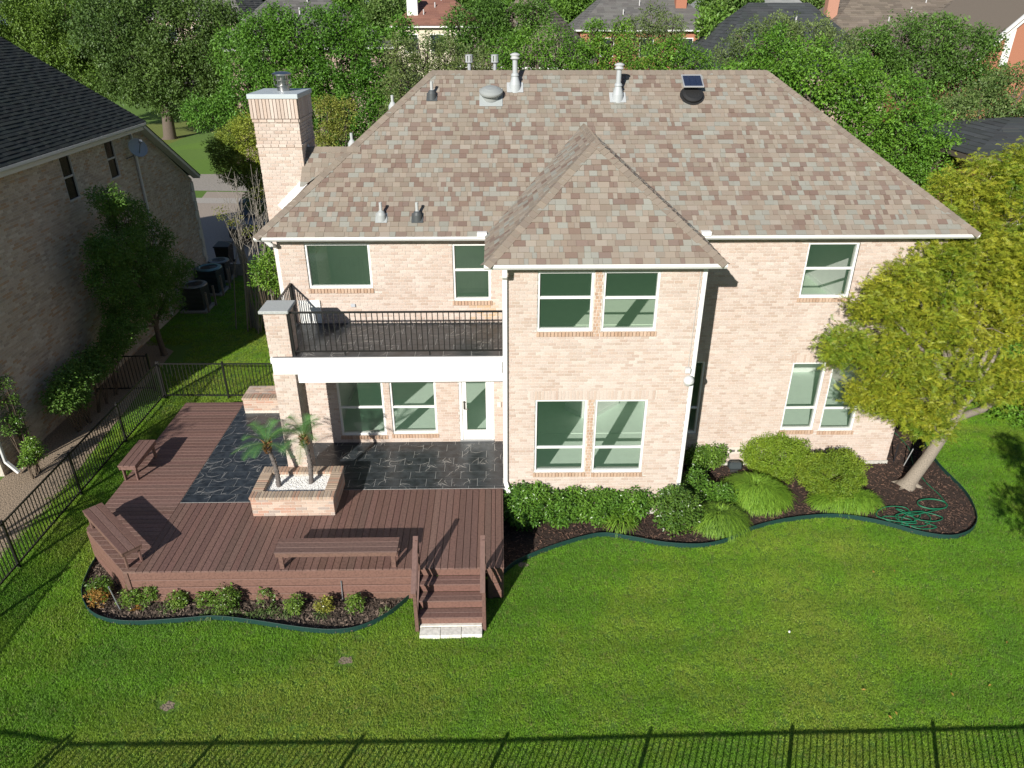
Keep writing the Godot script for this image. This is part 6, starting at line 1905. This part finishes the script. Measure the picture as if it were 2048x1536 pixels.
func ac_unit(label: String, c: Vector3, s: float, h: float, col: Color) -> void:
	var o := thing("air_conditioner", label, "air conditioner", c, "air conditioners in the side yard")
	var pad := MB.new()
	pad.bevel(Transform3D(Basis(), c + Vector3(0, 0.05, 0)), Vector3(s + 0.25, 0.1, s + 0.25), 0.02, Color(0.30, 0.28, 0.25))
	part(o, "pad", pad.mesh(), M.concrete)
	var bd := MB.new()
	bd.bevel(Transform3D(Basis(), c + Vector3(0, 0.1 + h / 2, 0)), Vector3(s, h, s), 0.03, Color(0.05, 0.055, 0.055))
	for k in 16: bd.box(Transform3D(Basis(), c + Vector3(0, 0.16 + (h - 0.14) * k / 15.0, 0)), Vector3(s + 0.014, 0.012, s + 0.014), col * 0.8)
	part(o, "cabinet", bd.mesh(), M.metal)
	var tp := MB.new()
	tp.lathe(Transform3D(Basis(), c + Vector3(0, 0.1 + h, 0)), [Vector2(s * 0.62, -0.01), Vector2(s * 0.60, 0.03), Vector2(s * 0.44, 0.045), Vector2(s * 0.40, 0.01), Vector2(s * 0.38, -0.06)], 28, col)
	part(o, "fan_ring", tp.mesh(), M.metal)
	var fn := MB.new()
	for k in 4: fn.box(Transform3D(Basis(Vector3.UP, k * PI / 2) * Basis(Vector3.FORWARD, 0.4), c + Vector3(0, 0.1 + h - 0.02, 0) + Basis(Vector3.UP, k * PI / 2) * Vector3(0, 0, s * 0.2)), Vector3(0.14, 0.006, s * 0.36), Color(0.10, 0.10, 0.10))
	for k in 7: fn.lathe(Transform3D(Basis(), c + Vector3(0, 0.1 + h + 0.02, 0)), [Vector2(s * 0.06 * k + 0.006, 0), Vector2(s * 0.06 * k + 0.006, 0.004), Vector2(s * 0.06 * k, 0.004)], 24, Color(0.08, 0.08, 0.08))
	part(o, "fan", fn.mesh(), M.metal)
	for sx in [-1.0, 1.0]:
		var ps := MB.new()
		ps.bar(c + Vector3(s * 0.5 + 0.16, 0, sx * (s * 0.5)), c + Vector3(s * 0.5 + 0.16, h * 0.9, sx * (s * 0.5)), 0.07, 0.07, Color(0.24, 0.21, 0.17), 0.005)
		part(o, "guard_post", ps.mesh(), M.wood)

func build_side_yard() -> void:
	ac_unit("air conditioner with a grey round top in the side yard, closest to the dark tree", Vector3(-12.2, 0, -12.6), 0.82, 0.95, Color(0.20, 0.22, 0.23))
	ac_unit("air conditioner with a blue-green round top in the side yard", Vector3(-12.3, 0, -14.6), 0.86, 1.0, Color(0.10, 0.22, 0.26))
	ac_unit("smaller air conditioner beside the waste bin in the side yard", Vector3(-12.45, 0, -16.2), 0.72, 0.8, Color(0.14, 0.16, 0.17))
	var c := Vector3(-12.9, 0, -18.2)
	var o := thing("waste_bin", "tall black wheeled waste bin at the end of the side yard", "bin", c)
	var b := MB.new()
	b.prism(PackedVector2Array([Vector2(-0.26, 0.08), Vector2(0.26, 0.08), Vector2(0.33, 1.0), Vector2(-0.33, 1.0)]), Transform3D(Basis(), c + Vector3(0, 0, -0.35)), 0.7, Color(0.012, 0.013, 0.014))
	part(o, "body", b.mesh(), M.plastic)
	var l := MB.new()
	l.bevel(Transform3D(Basis(Vector3.RIGHT, 0.06), c + Vector3(0, 1.04, 0)), Vector3(0.72, 0.07, 0.8), 0.02, Color(0.012, 0.013, 0.014))
	part(o, "lid", l.mesh(), M.plastic)
	for s in [-1.0, 1.0]:
		var w := MB.new()
		w.lathe(Transform3D(Basis(Vector3.FORWARD, PI / 2), c + Vector3(s * 0.3 - 0.03, 0.12, -0.3)), [Vector2(0, 0), Vector2(0.12, 0), Vector2(0.12, 0.06), Vector2(0, 0.06)], 16, Color(0.01, 0.01, 0.01))
		part(o, "wheel", w.mesh(), M.rubber)
	# parked car
	var at := Vector3(-13.0, 0.014, -24.0)
	var car := thing("parked_car", "black sport utility car parked on the driveway behind the side yard", "car", at)
	var t := Transform3D(Basis(Vector3.UP, 0.05), at)
	var side := Basis(Vector3(0, 0, 1), Vector3.UP, Vector3(-1, 0, 0))     # profile x runs to the front of the car
	var bt := t * Transform3D(side, Vector3(0.93, 0, 0))
	var body := MB.new()
	body.prism(PackedVector2Array([Vector2(-2.35, 0.4), Vector2(-2.4, 1.0), Vector2(-2.3, 1.15), Vector2(0.85, 1.12), Vector2(2.1, 1.0), Vector2(2.32, 0.85), Vector2(2.36, 0.45), Vector2(2.2, 0.32), Vector2(-2.2, 0.32)]), bt, 1.86, Color(0.006, 0.006, 0.007))
	body.prism(PackedVector2Array([Vector2(-2.2, 1.13), Vector2(-2.0, 1.72), Vector2(-0.2, 1.80), Vector2(0.25, 1.70), Vector2(0.95, 1.12)]), t * Transform3D(side, Vector3(0.80, 0, 0)), 1.60, Color(0.006, 0.006, 0.007))
	part(car, "body", body.mesh(), M.carpaint)
	var ws := MB.new()
	ws.quad(t * Vector3(-0.72, 1.18, 0.93), t * Vector3(0.72, 1.18, 0.93), t * Vector3(0.62, 1.66, 0.33), t * Vector3(-0.62, 1.66, 0.33), Vector3(0, 1, 1), Color(0.04, 0.05, 0.055))
	part(car, "windscreen", ws.mesh(), M.cell)
	for s in [-1.0, 1.0]:
		var sw := MB.new()
		sw.quad(t * Vector3(s * 0.805, 1.2, -1.9), t * Vector3(s * 0.805, 1.2, 0.6), t * Vector3(s * 0.803, 1.62, 0.15), t * Vector3(s * 0.803, 1.62, -1.8), t.basis * Vector3(s, 0, 0), Color(0.03, 0.035, 0.04))
		part(car, "side_window", sw.mesh(), M.cell)
		var hl := MB.new()
		hl.bevel(t * Transform3D(Basis(Vector3.UP, s * 0.25), Vector3(s * 0.70, 0.88, 2.24)), Vector3(0.40, 0.16, 0.16), 0.03, Color(0.45, 0.47, 0.48))
		part(car, "headlight", hl.mesh(), M.cell)
		for z in [1.45, -1.45]:
			var wh := MB.new()
			wh.lathe(t * Transform3D(Basis(Vector3.FORWARD, PI / 2), Vector3(s * 0.82 - 0.11, 0.36, z)), [Vector2(0.0, 0), Vector2(0.3, 0), Vector2(0.36, 0.03), Vector2(0.36, 0.19), Vector2(0.3, 0.22), Vector2(0, 0.22)], 20, Color(0.012, 0.012, 0.012))
			var wo := part(car, "wheel", wh.mesh(), M.rubber)
			var rm := MB.new()
			rm.lathe(t * Transform3D(Basis(Vector3.FORWARD, PI / 2 * s), Vector3(s * 0.935, 0.36, z)), [Vector2(0.22, 0), Vector2(0.2, 0.012), Vector2(0.06, 0.006), Vector2(0, 0.015)], 16, Color(0.4, 0.4, 0.41))
			part(wo, "rim", rm.mesh(), M.metal)
	var gr := MB.new()
	for k in 4: gr.bevel(t * Transform3D(Basis(), Vector3(0, 0.72 + k * 0.06, 2.345 - k * 0.008)), Vector3(0.9, 0.025, 0.05), 0.006, Color(0.4, 0.4, 0.41))
	part(car, "grille", gr.mesh(), M.metal)
	var bu := MB.new()
	bu.bevel(t * Transform3D(Basis(), Vector3(0, 0.52, 2.34)), Vector3(1.8, 0.18, 0.16), 0.04, Color(0.012, 0.012, 0.013))
	part(car, "bumper", bu.mesh(), M.plastic)

# ------------------------------------------------------------------ far houses
func far_house(label: String, c: Vector3, w: float, d: float, eave: float, ridge: float, rlen: float, roof: String, wall: Color, chim := [], yaw := 0.0) -> Node3D:
	var H := thing("far_house", label, "house", c, "")
	var t := Transform3D(Basis(Vector3.UP, yaw), c)
	var bm := MB.new()
	bm.box(t * Transform3D(Basis(), Vector3(0, (eave - c.y) / 2, 0)), Vector3(w - 0.7, eave - c.y, d - 0.7), wall)
	part(H, "wall", bm.mesh(), M.brick)
	var Y := eave - c.y
	var a := t * Vector3(-w / 2, Y, d / 2); var b := t * Vector3(w / 2, Y, d / 2); var e := t * Vector3(w / 2, Y, -d / 2); var f := t * Vector3(-w / 2, Y, -d / 2)
	var p := t * Vector3(-rlen / 2, ridge - c.y, 0); var q := t * Vector3(rlen / 2, ridge - c.y, 0)
	var rf := group_part(H, "roof")
	shingles(rf, [a, b, q, p], (b - a).normalized(), roof, 0.30, 0.4, 1.1, 0.03)
	shingles(rf, [b, e, q], (e - b).normalized(), roof, 0.30, 0.4, 1.1, 0.03)
	shingles(rf, [f, a, p], (a - f).normalized(), roof, 0.30, 0.4, 1.1, 0.03)
	shingles(rf, [e, f, p, q], (f - e).normalized(), roof, 0.6, 0.8, 2.0, 0.03)
	var gt := MB.new()
	for s in [[a, b], [b, e], [f, a]]: gt.bar(s[0] - Vector3.UP * 0.10, s[1] - Vector3.UP * 0.10, 0.12, 0.14, Color(0.72, 0.72, 0.70) if roof != "charcoal" else Color(0.12, 0.10, 0.085))
	part(H, "gutter", gt.mesh(), M.trim)
	for k in 3:
		var x := -w * 0.28 + k * w * 0.28
		var wm := MB.new()
		wm.box(t * Transform3D(Basis(), Vector3(x, Y - 1.5, d / 2 - 0.34)), Vector3(1.3, 1.6, 0.06), Color(0.75, 0.75, 0.73))
		var wn := part(H, "window", wm.mesh(), M.trim)
		var pm := MB.new()
		pm.box(t * Transform3D(Basis(), Vector3(x, Y - 1.5, d / 2 - 0.30)), Vector3(1.14, 1.44, 0.02), Color(0.03, 0.04, 0.045))
		part(wn, "pane", pm.mesh(), M.cell)
	for ch in chim:
		var cm := MB.new()
		var o := t * Vector3(ch[0], 0, ch[1])
		cm.bbox(Vector3(o.x - 0.5, eave - 0.5, o.z - 0.4), Vector3(o.x + 0.5, ch[2], o.z + 0.4), ch[3])
		cm.bbox(Vector3(o.x - 0.56, ch[2] + 0.001, o.z - 0.46), Vector3(o.x + 0.56, ch[2] + 0.16, o.z + 0.46), ch[3] * 0.9)
		part(H, "chimney", cm.mesh(), M.brick)
	for k in 3:
		var vm := MB.new()
		var s := 0.3 + 0.2 * k
		var o := a.lerp(b, 0.3 + 0.15 * k).lerp(p.lerp(q, 0.3 + 0.15 * k), s)
		vm.tube([o - Vector3.UP * 0.1, o + Vector3.UP * 0.45], [0.06], 8, Color(0.5, 0.5, 0.5))
		part(H, "vent_pipe", vm.mesh(), M.plastic)
	return H

func build_far_houses() -> void:
	var pink := Color(0.50, 0.37, 0.31)
	var red := Color(0.40, 0.17, 0.105)
	var g := func(u: float, w: float, z: float) -> Vector3:
		var p := on_z(u, w, z)
		return Vector3(p.x, rise(p.x, z) - 0.02, z)
	far_house("far house with a grey-brown hip roof above the live oak", g.call(600, 40, -50), 12.5, 14, 8.4, 12.7, 1.5, "grey", pink, [], 0.35)
	far_house("far pink brick house front beside the grey-brown roof above the live oak", g.call(435, 30, -82), 12, 10, 10.0, 15.0, 3.0, "grey", Color(0.58, 0.45, 0.38), [], -0.2)
	far_house("far cream house with a red brown roof and a slim white chimney", g.call(880, 40, -66), 8.6, 11, 9.55, 12.6, 0.8, "red", Color(0.68, 0.62, 0.48), [[-2.3, 3.6, 12.2, Color(0.78, 0.78, 0.76)]])
	far_house("far house whose tan shingle roof slopes behind the ridge trees", g.call(1060, 60, -48), 9.5, 12, 7.2, 12.2, 0.6, "brown", pink, [], -0.3)
	far_house("far house with a wide dark grey roof and a red brick chimney", g.call(1275, 40, -64), 13.0, 12, 9.3, 13.2, 4.5, "grey", red, [[3.4, 3.0, 12.1, red]])
	far_house("far house with a pale grey roof beyond the charcoal roof", g.call(1490, 20, -86), 17, 12, 9.4, 13.6, 8.0, "pale", red, [])
	far_house("far house with a large charcoal hip roof and pink brick walls", g.call(1550, 60, -46), 13.2, 14, 6.9, 11.35, 4.6, "charcoal", pink, [])
	far_house("far house with tan roof planes and a red brick chimney beyond the charcoal roof", g.call(1800, 30, -62), 19, 13, 8.7, 12.7, 9.0, "brown", red, [[-7.8, 2.5, 11.9, Color(0.46, 0.24, 0.17)]])
	far_house("far house with a brown roof above the dense dark trees", g.call(1985, 40, -50), 14, 12, 8.2, 11.9, 6.0, "brown", red, [])
	far_house("distant house with an orange red tile roof behind all others", g.call(1700, 5, -104), 26, 12, 11.0, 14.0, 18.0, "red", red, [])
	# charcoal roof corner beside the wide bright tree
	var c := Vector3(21.5, 0, -11.5)
	far_house("neighbouring house with a charcoal roof corner showing among the trees", c, 13.2, 7.0, 6.75, 7.45, 6.6, "charcoal", red, [])
	# gable with white trim at the edge of the picture
	var gb := on_z(2047, 130, -36)
	var G := thing("gable_house", "red brick gable with white trim boards behind the dense dark trees", "house", Vector3(36.5, 0, -38))
	var m := MB.new()
	m.prism(PackedVector2Array([Vector2(-6.2, 0), Vector2(6.2, 0), Vector2(6.2, 7.0), Vector2(0, 13.0), Vector2(-6.2, 7.0)]), Transform3D(Basis(), Vector3(36.5, 0, -46)), 10.0, red)
	part(G, "wall", m.mesh(), M.brick)
	var r := MB.new()
	for s in [-1.0, 1.0]:
		r.bar(Vector3(36.5 + s * 6.5, 6.9, -35.9), Vector3(36.5, 13.2, -35.9), 0.22, 0.34, Color(0.78, 0.78, 0.76))
		r.bar(Vector3(36.5 + s * 3.4, 7.6, -35.95), Vector3(36.5 + s * 3.4, 9.9, -35.95), 0.5, 0.08, Color(0.78, 0.78, 0.76))
	part(G, "trim_board", r.mesh(), M.trim)
	var rr := MB.new()
	for s in [-1.0, 1.0]: rr.quad(Vector3(36.5 + s * 6.8, 6.65, -35.7), Vector3(36.5, 13.25, -35.7), Vector3(36.5, 13.25, -46.3), Vector3(36.5 + s * 6.8, 6.65, -46.3), Vector3(s, 1, 0), Color(0.2, 0.165, 0.13))
	part(G, "roof", rr.mesh(), M.shingle)

func build_fences() -> void:
	var x := -10.47
	fence("black metal fence running beside the deck, parallel to the neighbouring wall", [Vector3(x, 0, 9.4), Vector3(x, 0, 7.7), Vector3(x, 0, 5.25), Vector3(x, 0, 2.8), Vector3(x, 0, 0.15), Vector3(x, 0, -2.33), Vector3(x, 0, -4.95)], 1.22)
	fence("short black metal fence closing the side yard between the corner post and the house", [Vector3(x + 0.06, 0, -4.95), Vector3(-8.46, 0, -4.9), Vector3(-6.6, 0, -4.88), Vector3(-5.1, 0, -4.86)], 1.22)
	fence("short dark metal fence between the corner post and the neighbouring wall", [Vector3(x - 0.5, 0, -5.45), Vector3(-12.8, 0, -5.4)], 1.25)
	fence("rear corner panel of the black metal fence beside the side fence", [Vector3(-10.45, 0, 8.95), Vector3(-8.30, 0, 9.36)], 1.22)
	var posts := []
	for k in 8: posts.append(Vector3(-8.22 + 2.41 * k, 0, 9.42 + (0.02 * k if k < 4 else 0.10 - 0.02 * k)))
	posts.append(Vector3(11.1, 0, 9.36))
	fence("rear black metal fence behind the lawn", posts, 1.22)

func _ready() -> void:
	rng.seed = 2024
	lump.seed = 12; lump.frequency = 0.025; lump.fractal_octaves = 3
	# ---- camera
	cam_basis = Basis(Vector3.UP, deg_to_rad(-1.097)) * Basis(Vector3.RIGHT, deg_to_rad(-27.257)) * Basis(Vector3(0, 0, 1), deg_to_rad(0.046))
	var cam := Camera3D.new()
	cam.name = "camera"
	add_child(cam)
	cam.transform = Transform3D(cam_basis, EYE)
	cam.fov = rad_to_deg(2.0 * atan(768.0 / FOCAL))
	cam.near = 0.1
	cam.far = 900.0
	cam.current = true
	# ---- sky and sun
	var env := Environment.new()
	var sky := Sky.new()
	var sm := ProceduralSkyMaterial.new()
	sm.sky_top_color = Color(0.42, 0.53, 0.70)
	sm.sky_horizon_color = Color(0.78, 0.82, 0.86)
	sm.sky_curve = 0.15
	sm.ground_bottom_color = Color(0.25, 0.28, 0.22)
	sm.ground_horizon_color = Color(0.55, 0.62, 0.66)
	sm.sky_energy_multiplier = 0.68
	sky.sky_material = sm
	env.background_mode = Environment.BG_SKY
	env.sky = sky
	env.tonemap_mode = Environment.TONE_MAPPER_LINEAR
	env.tonemap_exposure = 1.28
	env.sdfgi_enabled = true
	env.ssao_enabled = true
	env.ssil_enabled = true
	var we := WorldEnvironment.new()
	we.name = "world"
	we.environment = env
	add_child(we)
	var sun := DirectionalLight3D.new()
	sun.name = "sun"
	add_child(sun)
	sun.look_at_from_position(Vector3.ZERO, SUN_DIR, Vector3.UP)
	sun.light_energy = 1.6
	sun.light_color = Color(1.0, 0.98, 0.945)
	sun.light_angular_distance = 0.55
	sun.shadow_enabled = true
	# ---- the place
	make_materials()
	build_ground()
	build_house()
	build_deck()
	build_neighbour()
	build_far_houses()
	build_trees()
	build_benches()
	build_planter()
	build_fences()
	build_side_yard()
	build_bed_plants()
	build_small_things()
